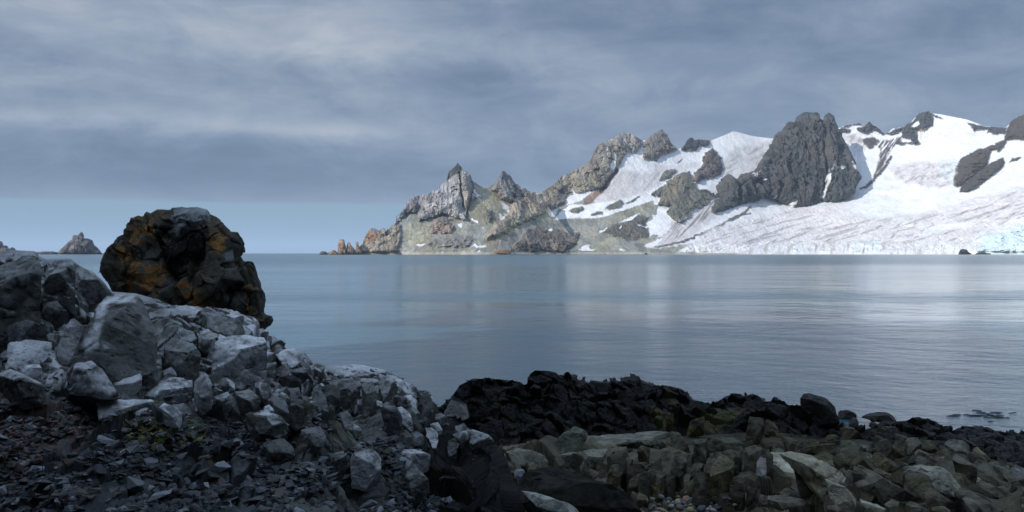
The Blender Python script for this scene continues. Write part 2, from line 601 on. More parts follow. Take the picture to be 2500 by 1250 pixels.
def far_sheet(name, px0, px1, step, nrows, sil, rows, paint, seed, back=260.0, skyj=1.0, base=C_SCREE, relief=1.0):
    """terrain seen across the water: columns of bearing, from the waterline up to the crest and down behind it.
    rows: [(py, [(px, depth)...])...] from the crest (py None) to the shore."""
    cols = np.arange(px0, px1 + step, step, dtype=float)
    nc = len(cols)
    sx, sy = np.array(sil, float).T
    s = np.interp(cols, sx, sy)
    # small ragged teeth on the crest (only where it is bare rock, see skyj callable)
    j = fbm(np.stack([cols * 0.10, cols * 0 + seed, cols * 0], 1), 4, seed, 0.65)
    k = skyj(cols) if callable(skyj) else skyj
    t = np.linspace(0, 1, nrows) ** 0.92
    shore = 620.5
    PY = shore + (s[None, :] - shore) * t[:, None] + (j * 7.0 * k)[None, :] * t[:, None] ** 10
    PX = np.repeat(cols[None, :], nrows, 0)
    # base depth from the rows
    ks = []
    for py, pts in rows:
        dx, dd = np.array([(a, b) for a, b in pts], float).T
        d = np.interp(cols, dx, dd)
        ks.append((s.copy() if py is None else np.interp(cols, *np.array(py, float).T) if isinstance(py, list) else np.full(nc, float(py)), d))
    ks.sort(key=lambda q: -q[0].mean())           # shore first
    gy = np.arange(200.0, 624.0, 4.0)[:, None]
    T = np.zeros((len(gy), nc)) + ks[0][1][None, :]
    for (pa, da), (pb, db) in zip(ks[:-1], ks[1:]):
        pa = blur(pa[None, :].repeat(3, 0), 20, 2)[1]
        pb = blur(pb[None, :].repeat(3, 0), 20, 2)[1]
        u = (pa[None, :] - gy) / np.maximum(pa - pb, 12.0)[None, :]
        top_ = pb is blur or (db is ks[-1][1])
        u = np.clip(u, 0, 1.6 if top_ else 1)
        T = np.where(gy < pa[None, :], da[None, :] + (db - da)[None, :] * u, T)
    T = blur(blur(T, 3, 2).T, 18, 2).T
    T = blur(T, 2, 1)
    fy = np.clip((PY - 200.0) / 4.0, 0, len(gy) - 1.001)
    iy = fy.astype(int)
    jj = np.arange(nc)[None, :].repeat(nrows, 0)
    D = T[iy, jj] * (1 - (fy - iy)) + T[iy + 1, jj] * (fy - iy)
    X, Y = PX.ravel(), PY.ravel()
    d = D.ravel()
    W = np.stack([(X - 1250) / F * d, d * 0.6, CAMH - (Y - HZ) / F * d], 1)     # metres
    rough = np.full(len(X), 0.25)
    col = np.tile(np.array(base, float), (len(X), 1))
    wx = fbm(W * 0.03, 4, seed + 3, 0.6)
    wy = fbm(W * 0.03 + 40, 4, seed + 4, 0.6)
    snow = np.zeros(len(X))
    wf = fbm(W * 0.11 + 9, 4, seed + 5, 0.65)
    crev = np.zeros(len(X))
    bulge = np.zeros(len(X))
    for p in paint:
        kind, poly, c = p[0], p[1], p[2]
        o = p[3] if len(p) > 3 else {}
        jw = o.get('jit', 7.0)
        soft = o.get('soft', 1.5)
        sd = (poly_sd(X + wx * jw, Y + wy * jw, poly) if kind != 'line' else o.get('w', 2.0) - line_d(X + wx * jw, Y + wy * jw, poly))
        if soft < 4 and jw > 3.5:
            sd = sd + wf * 4.5
        a = ss(sd, -soft, soft)
        if 'mask' in o:                       # streaky cover: (scale x, scale z, slope, threshold, softness)
            mx, mz, sl, th, sf = o['mask']
            q = np.stack([X * mx, (Y + X * sl) * mz, X * 0 + 3], 1)
            a = a * ss(fbm(q, 5, seed + 55, 0.6), th - sf, th + sf)
        a = a * o.get('a', 1.0)
        c = np.array(c, float)
        col = col * (1 - a[:, None]) + c * a[:, None]
        if 'rough' in o:
            rough = rough * (1 - a) + o['rough'] * a
        if 'crev' in o:
            crev = np.maximum(crev, o['crev'] * ss(sd, -12, 12))
        if 'snow' in o:
            snow = snow * (1 - a) + o['snow'] * a
        if 'bulge' in o:
            w = o.get('bw', 22.0)
            q = np.clip(sd / w, 0, 1)
            bulge += 0.62 * o['bulge'] * q * (2 - q)
    # relief
    Wn = W.copy()
    r1 = ridged(Wn * np.array([0.011, 0.011, 0.006]), 6, seed + 20, 0.6)
    e, rr, off = cells(Wn, (34, 34, 60), seed + 30, None, 0.5)
    e2, rr2, off2 = cells(Wn, (13, 13, 22), seed + 33, None, 0.4)
    fac = (rr[:, 0] - 0.5) * 9 + (rr[:, 1] - 0.5) * off[:, 0] * 26 + (rr[:, 2] - 0.5) * off[:, 2] * 12
    fac2 = (rr2[:, 0] - 0.5) * 2.4 + (rr2[:, 1] - 0.5) * off2[:, 0] * 8
    gully = fbm((Wn + np.stack([Wn[:, 2] * 0.35, X * 0, X * 0], 1)) * np.array([0.022, 0.02, 0.0045]), 6, seed + 40, 0.65)
    smoothn = fbm(Wn * 0.004, 3, seed + 50)
    disp = rough * relief * (r1 * 26 + fac + fac2 + gully * 34) + smoothn * 22 * (1 - rough) + (1 - snow) * 1.2 * gully
    cv = (X * 1.3 + Y * 4.6) * 0.030 + fbm(W * 0.010, 3, seed + 61) * 2.2
    cv2 = (X * 1.3 - Y * 2.0) * 0.035
    cr = ridged(np.stack([cv, cv2 * 0.22, X * 0], 1), 5, seed + 60, 0.6)
    disp = disp + crev * snow * (cr * 9 + fac2 * 0.9)
    groove = ss(-cr, 0.12, 0.5) * crev * snow
    col = col * (1 - 0.22 * groove[:, None]) + np.array([0.20, 0.27, 0.30]) * 0.22 * groove[:, None]
    edge = ss(Y, 0, 1) * ss(shore - Y, 0, 10)
    d2 = d - (disp + bulge) * edge
    # tone of single rock faces, joints slightly darker stone
    tone = 1 + (rr[:, 4] - 0.5) * 0.42 * (1 - snow) + (rr2[:, 4] - 0.5) * 0.16 * (1 - snow)
    warm = (fbm(W * 0.012, 4, seed + 70, 0.6)) * (1 - snow)
    col = col * tone[:, None] * (1 + warm[:, None] * np.array([0.2, 0.08, -0.08]))
    fine = fbm(W * np.array([0.15, 0.1, 0.15]), 3, seed + 71, 0.7) * (1 - snow)
    col = col * (1 + fine[:, None] * 0.5)
    P = np.stack([(X - 1250) / F * d2, d2, CAMH - (Y - HZ) / F * d2], 1).reshape(nrows, nc, 3)
    # far side of the crest
    top, ctop = P[-1], col.reshape(nrows, nc, 3)[-1]
    extra, cex = [], []
    for q, (dd, dz) in enumerate(((8, -2), (40, -22), (120, -70), (back, -1000))):
        r = top.copy()
        r[:, 1] += dd
        r[:, 2] = np.maximum(r[:, 2] + dz * (0.6 + 0.4 * rnd(np.arange(nc), np.arange(nc), np.arange(nc), q)), -3)
        extra.append(r)
        cex.append(ctop)
    bot = P[0].copy()
    bot[:, 1] -= 2
    bot[:, 2] = -3
    G = np.concatenate([bot[None], P, np.array(extra)], 0)
    CC = np.concatenate([col.reshape(nrows, nc, 3)[:1], col.reshape(nrows, nc, 3), np.array(cex)], 0)
    me = mesh_from(name, G.reshape(-1, 3), grid_faces(*G.shape[:2]), CC.reshape(-1, 3))
    o = link(name, me, M_FAR)
    tag(o, kind='structure')

    def depth(px, py):
        f_ = np.clip((py - 200.0) / 4.0, 0, len(gy) - 1.001)
        i_ = f_.astype(int)
        j_ = np.clip(((px - px0) / step), 0, nc - 1).astype(int)
        return T[i_, j_] * (1 - (f_ - i_)) + T[i_ + 1, j_] * (f_ - i_)
    return depth


def lens_rock(name, outline, d, thick, step, seed, colour_fn, disp_fn, mat, flat_back=1.0, jit=2.0, power=0.5):
    """closed rock with the given outline: rings of points from the rim to the middle, front and back"""
    ol = np.array(outline, float)
    nxt = np.roll(ol, -1, 0)
    seg = np.linalg.norm(nxt - ol, axis=1)
    per = seg.sum()
    m = int(per / step)
    cum = np.concatenate([[0], np.cumsum(seg)])
    ts = np.arange(m) / m * per
    rim = np.stack([np.interp(ts, cum, np.append(ol[:, k], ol[0, k])) for k in (0, 1)], 1)
    rim = rim + jit * fbm(np.stack([rim[:, 0] / 14, rim[:, 1] / 14, np.zeros(m) + seed], 1), 3, seed)[:, None]
    c = rim.mean(0)
    rr = np.linalg.norm(rim - c, axis=1).mean()
    nr = max(8, int(rr / step))
    V, S, side = [], [], []
    for sgn in (1, -1):
        for i in range(nr + 1):
            if sgn == -1 and i == nr:
                continue
            q = i / nr                          # 0 middle, 1 rim
            q = max(q, 0.01)
            p = c + (rim - c) * q
            h = (1 - q ** 2.6) ** power
            d0 = d(p[:, 0], p[:, 1]) if callable(d) else d
            dd = d0 - sgn * thick * h * (1 if sgn > 0 else flat_back)
            V.append(np.stack([(p[:, 0] - 1250) / F * dd, np.full(m, 1.0) * dd, CAMH - (p[:, 1] - HZ) / F * dd], 1))
            S.append(p)
            side.append(np.full(m, q * sgn))
    nfront = nr + 1
    V, S, side = np.concatenate(V), np.concatenate(S), np.concatenate(side)
    faces = []
    idx = np.arange(m)
    nx = (idx + 1) % m
    rings = list(range(nfront)) + [nfront + k for k in range(nr - 1, -1, -1)]
    for a, b in zip(rings[:-1], rings[1:]):
        faces.append(np.stack([a * m + idx, b * m + idx, b * m + nx, a * m + nx], 1))
    Fq = np.concatenate(faces)
    # normals of the smooth form
    me = mesh_from(name, V, Fq)
    nn = np.empty(len(V) * 3, np.float32)
    me.vertices.foreach_get('normal', nn)
    nn = nn.reshape(-1, 3)
    ctr = V.mean(0)
    if ((V - ctr) * nn).sum() < 0:
        nn = -nn
    disp = disp_fn(V, S, side)
    V2 = V + nn * disp[:, None]
    me.vertices.foreach_set('co', V2.astype(np.float32).ravel())
    me.update()
    me.vertices.foreach_get('normal', nn2 := np.empty(len(V) * 3, np.float32))
    set_col(me, colour_fn(V2, S, nn))
    return link(name, me, mat)


# --- crest lines
SIL_L = z6([(60, 962), (90, 952), (180, 950), (270, 945), (340, 930), (390, 905), (425, 860), (440, 810), (470, 760), (492, 728), (530, 710), (572, 728), (582, 738),
            (608, 722), (635, 710), (655, 735), (690, 705), (735, 662), (752, 640), (758, 592), (785, 578), (806, 555), (835, 520), (852, 500), (858, 450),
            (880, 432), (903, 430), (914, 402), (940, 402), (1000, 388), (1080, 380), (1105, 345), (1160, 340), (1185, 310), (1212, 268),
            (1235, 262), (1252, 245), (1262, 200), (1275, 150), (1300, 135), (1330, 110), (1342, 92), (1358, 72), (1380, 95), (1400, 125), (1415, 148), (1440, 148),
            (1468, 165), (1487, 190), (1500, 240), (1540, 272), (1580, 300), (1620, 320), (1660, 312), (1700, 285), (1735, 270), (1765, 215),
            (1790, 182), (1795, 150), (1830, 148), (1850, 180), (1882, 205), (1905, 242), (1925, 270), (1960, 290), (2000, 320), (2050, 340),
            (2120, 365), (2180, 372), (2205, 410), (2228, 470), (2290, 560), (2370, 650), (2450, 760), (2580, 850), (2700, 930), (2760, 962), (3200, 966)])
SIL_R = [(1180, 612), (1230, 540), (1290, 488)] + z7([(60, 630), (110, 605), (180, 560), (260, 480), (290, 468), (330, 455), (360, 430), (430, 395), (480, 370), (525, 330), (545, 265),
            (590, 200), (650, 170), (700, 150), (760, 110), (830, 85), (870, 95), (905, 108), (950, 135), (985, 158), (1030, 155), (1050, 125),
            (1085, 90), (1140, 70), (1165, 62), (1180, 75), (1215, 110), (1240, 170), (1270, 205), (1300, 232), (1340, 225), (1375, 185), (1395, 145),
            (1435, 130), (1460, 150), (1500, 148), (1560, 155), (1620, 152), (1700, 120), (1770, 90), (1805, 70), (1850, 85), (1960, 115),
            (2060, 130), (2170, 142)]) + z8([(300, 282), (500, 260), (700, 240), (780, 208), (850, 180), (900, 175), (960, 160), (985, 178), (1015, 165), (1030, 150),
            (1060, 175), (1110, 205), (1150, 245), (1180, 235), (1220, 205), (1280, 200), (1340, 170), (1375, 140), (1410, 95), (1450, 75),
            (1495, 68), (1520, 85), (1600, 95), (1700, 115), (1800, 135), (1880, 165), (1940, 185), (1980, 188), (2040, 195), (2110, 200),
            (2125, 175), (2160, 140), (2200, 110), (2244, 95)]) + [(2540, 262), (2600, 240), (2700, 250), (2900, 300), (3200, 400)]


def P_L():
    p = []
    A = lambda kind, poly, c, **o: p.append((kind, poly, c, o))
    # broad belts first
    A('a', z6([(700, 990), (740, 640), (950, 540), (1400, 600), (1500, 300), (1900, 300), (2500, 400), (3600, 990)]), C_SCREE, soft=8, jit=20)
    A('a', z6([(1520, 300), (1760, 330), (1900, 480), (1700, 700), (1500, 640), (1440, 500)]), C_GREEN, soft=14, jit=20, a=0.8)
    A('a', z6([(820, 760), (880, 880), (1000, 900), (1120, 720), (1000, 640), (860, 680)]), C_GREEN, soft=10, jit=16, a=0.7)
    A('a', z6([(1690, 350), (1740, 330), (1770, 430), (1720, 450)]), C_OCHRE, soft=6, jit=12, a=0.8)
    # cliffs of the headland
    cl = dict(rough=1.0, jit=9)
    A('a', z6([(730, 690), (750, 560), (860, 380), (1100, 320), (1260, 200), (1260, 60), (1400, 60), (1500, 140), (1510, 330), (1540, 400), (1470, 470),
               (1460, 600), (1440, 640), (1330, 610), (1220, 560), (1100, 600), (980, 630), (960, 560), (860, 560), (790, 640)]), C_PALE, bulge=34, bw=30, **cl)
    A('a', z6([(860, 560), (870, 400), (1100, 400), (1090, 440), (1000, 560), (930, 545), (870, 580)]), (0.22, 0.21, 0.22), soft=4, jit=10, a=0.8)
    A('a', z6([(1250, 250), (1262, 60), (1420, 60), (1412, 150), (1385, 190), (1355, 180), (1290, 215)]), C_DARK, bulge=-50, bw=6, rough=0.9, jit=4)
    A('line', z6([(1378, 170), (1392, 250), (1390, 360), (1408, 440), (1415, 500)]), (0.10, 0.10, 0.11), w=2.4, bulge=-34, bw=2.5, jit=5)
    A('line', z6([(1500, 250), (1510, 330), (1480, 440), (1462, 520), (1448, 610)]), (0.12, 0.12, 0.12), w=2.0, bulge=-20, bw=2.0, jit=5)  # pillar's cast shadow on its right, painted dark along a groove
    A('a', z6([(1385, 200), (1410, 150), (1480, 165), (1505, 250), (1505, 330), (1480, 460), (1450, 540), (1420, 500), (1395, 360)]), (0.31, 0.285, 0.26), bulge=30, bw=9, jit=4)
    # second tower
    A('a', z6([(1690, 340), (1735, 260), (1790, 120), (1840, 120), (1940, 260), (2010, 320), (2050, 360), (2040, 400), (1900, 400), (1930, 440), (1840, 450), (1770, 430), (1740, 360)]),
      (0.25, 0.235, 0.225), bulge=30, bw=14, **cl)
    A('line', z6([(1915, 260), (1930, 330), (1925, 385)]), (0.13, 0.12, 0.12), w=2.0, bulge=-12, bw=2, jit=5)
    # brown ridge coming down to the beach
    A('a', z6([(2060, 340), (2190, 370), (2240, 470), (2230, 560), (2080, 640), (1900, 700), (1760, 800), (1650, 850), (1610, 820), (1700, 700), (1850, 590), (1890, 480), (1950, 400)]),
      (0.31, 0.265, 0.21), bulge=26, bw=16, rough=0.8, jit=12)
    A('a', z6([(1600, 870), (1760, 800), (1900, 700), (2150, 590), (2190, 600), (1900, 760), (1750, 860), (1640, 900)]), C_OCHRE, soft=5, jit=12, a=0.8)
    # outcrops lower down
    A('a', z6([(1085, 680), (1150, 640), (1240, 650), (1330, 690), (1300, 750), (1200, 775), (1100, 755)]), (0.27, 0.22, 0.19), bulge=16, bw=10, rough=0.9, jit=8)
    A('a', z6([(1180, 590), (1290, 590), (1310, 640), (1230, 650), (1140, 640)]), C_GREY, bulge=8, bw=10, rough=0.5, jit=8, a=0.7)
    A('a', z6([(1640, 530), (1690, 540), (1695, 620), (1670, 650), (1640, 620)]), C_GREY, bulge=12, bw=8, rough=0.8, jit=6)
    A('a', z6([(1040, 890), (1080, 840), (1200, 810), (1400, 780), (1500, 830), (1480, 870), (1350, 900), (1200, 890)]), (0.22, 0.215, 0.20), bulge=10, bw=12, rough=0.7, jit=12, soft=4)
    A('a', z6([(400, 960), (425, 840), (440, 780), (520, 690), (590, 720), (650, 700), (800, 690), (810, 800), (770, 900), (790, 930), (740, 960)]), (0.27, 0.235, 0.19), bulge=16, bw=14, rough=1.0, jit=8)
    A('a', z6([(430, 850), (450, 790), (500, 740), (570, 760), (575, 830), (500, 850)]), C_RUST, soft=4, jit=10, a=0.75)
    A('a', z6([(500, 700), (590, 700), (580, 780), (500, 760)]), (0.17, 0.155, 0.15), soft=4, jit=8, a=0.8)
    A('a', z6([(660, 900), (720, 890), (760, 930), (700, 945)]), C_RUST, soft=4, jit=8, a=0.5)
    A('a', z7([(0, 870), (200, 880), (420, 840), (500, 900), (200, 940), (0, 960)]), (0.10, 0.11, 0.105), soft=8, jit=16, a=0.45)
    A('a', z7([(100, 780), (260, 760), (200, 860), (60, 880), (-200, 960), (-260, 900)]), C_GREEN, soft=8, jit=12, a=0.8)
    A('a', z7([(-200, 1150), (-60, 960), (60, 940), (250, 970), (420, 1000), (400, 1090), (280, 1150), (100, 1155)]), (0.17, 0.15, 0.13), bulge=30, bw=22, rough=1.0, jit=12)
    for q in ([(398, 1130), (430, 1130), (450, 1100), (505, 1094), (515, 1130), (560, 1140), (520, 1152), (440, 1148)], [(165, 770), (240, 760), (268, 742), (230, 780), (200, 838), (165, 838)], [(136, 955), (170, 950), (188, 968), (165, 975), (140, 965)],
              [(185, 865), (330, 730), (500, 730), (520, 745), (330, 800), (440, 790), (560, 720), (720, 700), (600, 850), (525, 855), (560, 820), (440, 810), (290, 865)]):
        A('s', z7(q), C_SNOW, snow=1.0, rough=0.05, jit=4, soft=0.8)
    # snow
    sn = dict(snow=1.0, rough=0.05, jit=4, soft=0.8)
    for q in ([(1508, 325), (1530, 330), (1548, 360), (1588, 385), (1585, 395), (1562, 398), (1560, 412), (1600, 440), (1610, 462), (1580, 440), (1555, 415), (1520, 350)],
              [(1608, 362), (1640, 366), (1622, 376)], [(1612, 318), (1646, 314), (1630, 322)], [(2110, 368), (2148, 375), (2130, 380)],
              [(1772, 450), (1800, 460), (1850, 490), (1868, 545), (1855, 562), (1835, 535), (1805, 520), (1810, 500)],
              [(1762, 558), (1800, 590), (1825, 610), (1820, 625), (1790, 635), (1770, 610)], [(1806, 558), (1838, 580), (1832, 598), (1812, 590)],
              [(1252, 592), (1290, 603), (1328, 612), (1300, 622), (1262, 606)], [(1490, 618), (1560, 645), (1570, 675), (1540, 660), (1500, 640)],
              [(1362, 672), (1405, 668), (1400, 700), (1385, 712), (1364, 690)], [(1368, 632), (1412, 655), (1388, 652)], [(1588, 695), (1615, 698), (1600, 714)],
              [(942, 880), (965, 868), (1040, 866), (1020, 888), (975, 892)],
              [(1497, 835), (1522, 860), (1560, 885), (1645, 885), (1620, 900), (1570, 905), (1530, 895), (1488, 888), (1512, 875)],
              [(1508, 938), (1590, 935), (1560, 945)]):
        A('s', z6(q), C_SNOW, **sn)
    A('a', z6([(800, 990), (800, 948), (1200, 944), (1500, 944), (1700, 950), (3700, 944), (3700, 990)]), C_BEACH, jit=3, rough=0.05, soft=1)
    return p


def P_R():
    p = []
    A = lambda kind, poly, c, **o: p.append((kind, poly, c, o))
    cl = dict(rough=1.0, jit=9)
    # everything high and to the right lies under snow
    A('s', z7([(560, 830), (840, 260), (870, 60), (1010, 130), (1500, 80), (2300, 60), (3100, -160), (6000, -200), (6000, 1300), (1250, 1300), (1150, 1150), (1040, 1130), (1200, 900), (1250, 700), (900, 740)]),
      C_SNOW, snow=1.0, rough=0.06, jit=10, soft=2)
    # dirty ice of the hanging glacier, left basin
    A('s', z7([(160, 870), (330, 730), (500, 740), (560, 700), (700, 470), (760, 380), (860, 260), (1000, 300), (1250, 500), (1100, 620), (1090, 680), (800, 800), (530, 860), (330, 860)]),
      C_SNOW, snow=1.0, rough=0.06, jit=8)
    A('s', z7([(520, 745), (700, 470), (780, 425), (960, 450), (1200, 430), (1130, 520), (1130, 560), (860, 680), (700, 735)]), C_DIRTY, soft=6, jit=14, a=0.75, rough=0.08)
    A('s', z7([(1080, 380), (1260, 400), (1520, 330), (1500, 380), (1260, 480), (1190, 500), (1120, 450)]), C_DIRTY, soft=6, jit=14, a=0.6)
    A('s', z7([(520, 745), (700, 470), (780, 425), (1200, 430), (1130, 560), (860, 680), (700, 735)]), (0.33, 0.31, 0.31), soft=5, a=0.55, mask=(0.012, 0.16, 1.3, 0.12, 0.12))
    # right hanging glacier
    A('s', z7([(1680, 400), (1800, 240), (2050, 170), (2170, 180), (2160, 260), (2020, 420), (1900, 500), (1740, 620), (1640, 600), (1700, 500)]), C_DIRTY, soft=8, jit=16, a=0.5)
    A('s', z7([(1690, 380), (1850, 230), (2050, 170), (2170, 180), (2140, 280), (1960, 400), (1850, 380), (1740, 520)]), (0.30, 0.28, 0.28), soft=5, a=0.55, mask=(0.03, 0.09, 0.6, 0.12, 0.14))
    # bare slopes
    A('a', z7([(-450, 1250), (-300, 640), (-100, 640), (60, 620), (130, 760), (170, 870), (330, 860), (520, 860), (760, 790), (1080, 690), (1110, 760), (1070, 850), (1020, 900), (1050, 1030), (1150, 1030), (1010, 1110),
               (1080, 1130), (1440, 1080), (1500, 1180), (1500, 1300), (-450, 1300)]), C_SCREE, rough=0.2, snow=0, jit=8, soft=2)
    A('a', z7([(0, 870), (200, 880), (420, 840), (500, 900), (200, 940), (0, 960)]), (0.10, 0.11, 0.105), soft=8, jit=16, a=0.45)
    A('a', z7([(100, 780), (260, 760), (200, 860), (60, 880), (-200, 960), (-260, 900)]), C_GREEN, soft=8, jit=12, a=0.8)
    A('a', z7([(780, 800), (1060, 700), (1100, 740), (800, 860), (650, 880)]), C_GREEN, soft=8, jit=12, a=0.6)
    A('a', z7([(520, 1120), (700, 1000), (800, 990), (740, 1080), (600, 1130)]), C_GREEN, soft=8, jit=12, a=0.7)
    # left shoulder rock wall
    A('a', z7([(-120, 700), (60, 640), (280, 460), (520, 330), (590, 170), (830, 60), (930, 90), (990, 150), (960, 230), (920, 268), (880, 255), (845, 268), (800, 350), (770, 400), (740, 420), (690, 560), (640, 580),
               (560, 600), (430, 630), (370, 620), (300, 640), (300, 700), (220, 760), (160, 770), (100, 850), (-100, 860)]), (0.23, 0.215, 0.19), bulge=40, bw=34, **cl)
    A('a', z7([(-60, 680), (70, 640), (280, 470), (420, 420), (560, 430), (600, 560), (430, 600), (200, 660), (120, 760), (-60, 760)]), (0.28, 0.255, 0.20), soft=8, jit=14, a=0.6)
    A('a', z7([(680, 160), (830, 70), (940, 120), (970, 200), (920, 268), (850, 200), (760, 260)]), (0.27, 0.255, 0.235), bulge=14, bw=12, soft=4, jit=10)
    A('line', z7([(560, 420), (600, 500), (645, 560)]), (0.22, 0.18, 0.15), w=4, jit=5, bulge=-10, bw=4)
    A('line', z7([(760, 420), (700, 500), (650, 570), (620, 620)]), (0.09, 0.075, 0.075), w=5, jit=5, bulge=-14, bw=5)
    # peak and pinnacles on the crest
    A('a', z7([(980, 180), (1050, 120), (1100, 40), (1190, 40), (1240, 160), (1300, 235), (1260, 250), (1180, 280), (1130, 325), (1080, 322), (1040, 315), (1000, 325), (985, 270), (1010, 210)]),
      (0.20, 0.185, 0.17), bulge=55, bw=20, rough=0.9, jit=6)
    A('a', z7([(1150, 240), (1220, 215), (1250, 240), (1170, 275)]), (0.28, 0.17, 0.12), soft=4, jit=8, a=0.7)
    A('a', z7([(1330, 240), (1370, 160), (1430, 100), (1500, 140), (1600, 160), (1590, 185), (1560, 205), (1500, 205), (1480, 240), (1440, 235), (1380, 245)]), C_DARK, bulge=22, bw=8, rough=1.0, jit=7)
    A('a', z7([(1085, 335), (1110, 330), (1130, 342), (1105, 348)]), C_DARK, jit=3)
    A('a', z7([(1295, 355), (1345, 318), (1345, 335), (1310, 365)]), C_GREY, jit=3, bulge=6, bw=3)
    # middle crag
    A('a', z7([(1530, 360), (1530, 300), (1560, 260), (1610, 225), (1650, 250), (1660, 290), (1710, 300), (1690, 340), (1710, 400), (1690, 470), (1620, 500), (1560, 490), (1530, 510), (1500, 540), (1440, 515), (1450, 440), (1500, 400)]),
      (0.13, 0.115, 0.11), bulge=50, bw=20, **cl)
    A('a', z7([(1130, 510), (1180, 430), (1260, 410), (1290, 430), (1240, 490), (1200, 510)]), (0.15, 0.15, 0.135), bulge=10, bw=10, rough=0.6, jit=6)
    A('a', z7([(1070, 640), (1200, 530), (1310, 460), (1400, 430), (1480, 520), (1480, 590), (1560, 610), (1640, 660), (1560, 740), (1480, 770), (1420, 840), (1360, 880), (1300, 890), (1250, 870), (1200, 790), (1240, 745), (1130, 740),
               (1120, 700), (1150, 650)]), (0.15, 0.15, 0.125), bulge=34, bw=24, rough=0.85, jit=10)
    A('a', z7([(1210, 560), (1300, 470), (1360, 480), (1330, 600), (1240, 700), (1150, 720), (1180, 640)]), (0.20, 0.175, 0.13), soft=8, jit=12, a=0.7)
    A('a', z7([(1480, 600), (1560, 590), (1640, 640), (1800, 560), (1950, 480), (2060, 380), (2206, 400), (2206, 640), (2050, 620), (1940, 720), (1820, 760), (1720, 790), (1640, 810), (1590, 790), (1650, 700), (1700, 665), (1600, 660)]),
      (0.085, 0.088, 0.085), bulge=30, bw=20, rough=0.8, jit=9)
    A('s', z7([(1440, 520), (1480, 540), (1530, 510), (1600, 490), (1690, 480), (1740, 520), (1800, 560), (1720, 610), (1630, 635), (1560, 600), (1480, 590), (1470, 560)]), C_SNOW, snow=1, rough=0.06, jit=6)
    # dark lower slopes
    A('a', z7([(620, 960), (820, 890), (950, 820), (1040, 850), (1000, 900), (1050, 1020), (900, 1060), (700, 1010)]), (0.13, 0.125, 0.105), bulge=18, bw=16, rough=0.7, jit=12, soft=4)
    A('a', z7([(-200, 1150), (-60, 960), (60, 940), (250, 970), (420, 1000), (400, 1090), (280, 1150), (100, 1155)]), (0.17, 0.15, 0.13), bulge=30, bw=22, rough=1.0, jit=12)
    # moraine stripes running down to the glacier
    A('s', z7([(1080, 1120), (1250, 900), (1420, 840), (1560, 720), (1650, 665), (1700, 660), (1600, 780), (1640, 850), (1450, 1010), (1250, 1110)]), C_DIRTY, soft=6, jit=10, a=0.8)
    A('s', z7([(1080, 1120), (1250, 900), (1420, 840), (1560, 720), (1650, 665), (1700, 660), (1600, 780), (1560, 860), (1350, 1010), (1180, 1110)]), (0.16, 0.145, 0.14), soft=4, a=0.8, mask=(0.02, 0.14, 1.2, 0.03, 0.10))
    A('line', z7([(1090, 1112), (1300, 1080), (1560, 980), (1720, 900), (1830, 840), (1900, 800), (1960, 760)]), (0.12, 0.115, 0.11), w=3.0, jit=9, rough=0.3)
    A('line', z7([(1780, 880), (1900, 820), (1950, 815)]), (0.10, 0.10, 0.10), w=2.2, jit=7)
    A('a', z7([(1640, 690), (1720, 650), (1850, 560), (1950, 560), (1950, 690), (1830, 750), (1730, 790), (1640, 810), (1600, 780)]), (0.085, 0.09, 0.085), bulge=18, bw=14, rough=0.8, jit=9)
    # snow tongues on the bare slopes
    sn = dict(snow=1.0, rough=0.05, jit=4, soft=0.8)
    for q in ([(352, 590), (385, 635), (450, 620), (600, 585), (590, 600), (480, 660), (440, 690), (300, 745), (300, 700), (330, 655), (370, 650)],
              [(185, 865), (330, 730), (500, 730), (520, 745), (330, 800), (440, 790), (560, 720), (720, 700), (1090, 620), (1160, 560), (1060, 640), (1080, 690), (800, 790), (600, 850), (525, 855), (560, 820), (440, 810), (290, 865)],
              [(165, 770), (240, 760), (268, 742), (230, 780), (200, 838), (165, 838)],
              [(730, 255), (748, 310), (740, 380), (725, 435), (700, 400), (700, 375), (732, 330)], [(662, 210), (672, 212), (672, 330), (664, 320)],
              [(1065, 690), (1130, 645), (1160, 640), (1140, 690), (1120, 735), (1080, 735), (1095, 710)],
              [(1130, 740), (1240, 745), (1200, 800), (1255, 870), (1230, 950), (1200, 990), (1140, 1010), (1080, 1000), (1050, 1032), (1045, 940), (1018, 900), (1070, 860), (1070, 820), (1110, 820)],
              [(738, 912), (820, 870), (960, 806), (968, 812), (880, 880), (800, 885)], [(595, 985), (600, 965), (640, 955), (680, 935), (650, 965), (615, 985)],
              [(925, 902), (960, 905), (1040, 935), (1030, 945), (950, 920)], [(770, 945), (800, 922), (795, 940), (780, 950)], [(136, 955), (170, 950), (188, 968), (165, 975), (140, 965)],
              [(398, 1130), (430, 1130), (450, 1100), (505, 1094), (515, 1130), (560, 1140), (520, 1152), (440, 1148)], [(782, 1133), (805, 1130), (842, 1152), (812, 1156), (785, 1148)],
              [(1005, 1112), (1030, 1085), (1160, 1035), (1170, 1050), (1090, 1110), (1040, 1118)], [(1300, 1158), (1340, 1130), (1430, 1102), (1448, 1130), (1450, 1160)],
              [(1418, 800), (1480, 765), (1495, 775), (1425, 825)]):
        A('s', z7(q), C_SNOW, **sn)
    # rock islands inside the left snow field
    for q in ([(320, 790), (370, 765), (440, 750), (465, 770), (420, 800), (350, 808)], [(650, 770), (720, 720), (790, 685), (820, 720), (780, 760), (700, 785)], [(525, 820), (580, 790), (635, 800), (620, 820)],
              [(830, 720), (970, 650), (975, 660), (860, 730)]):
        A('a', z7(q), (0.14, 0.145, 0.12), rough=0.4, jit=6, snow=0, bulge=6, bw=4)
    A('a', z7([(465, 700), (520, 655), (600, 610), (640, 610), (590, 670), (520, 720), (480, 740)]), (0.24, 0.17, 0.14), jit=6, soft=3)
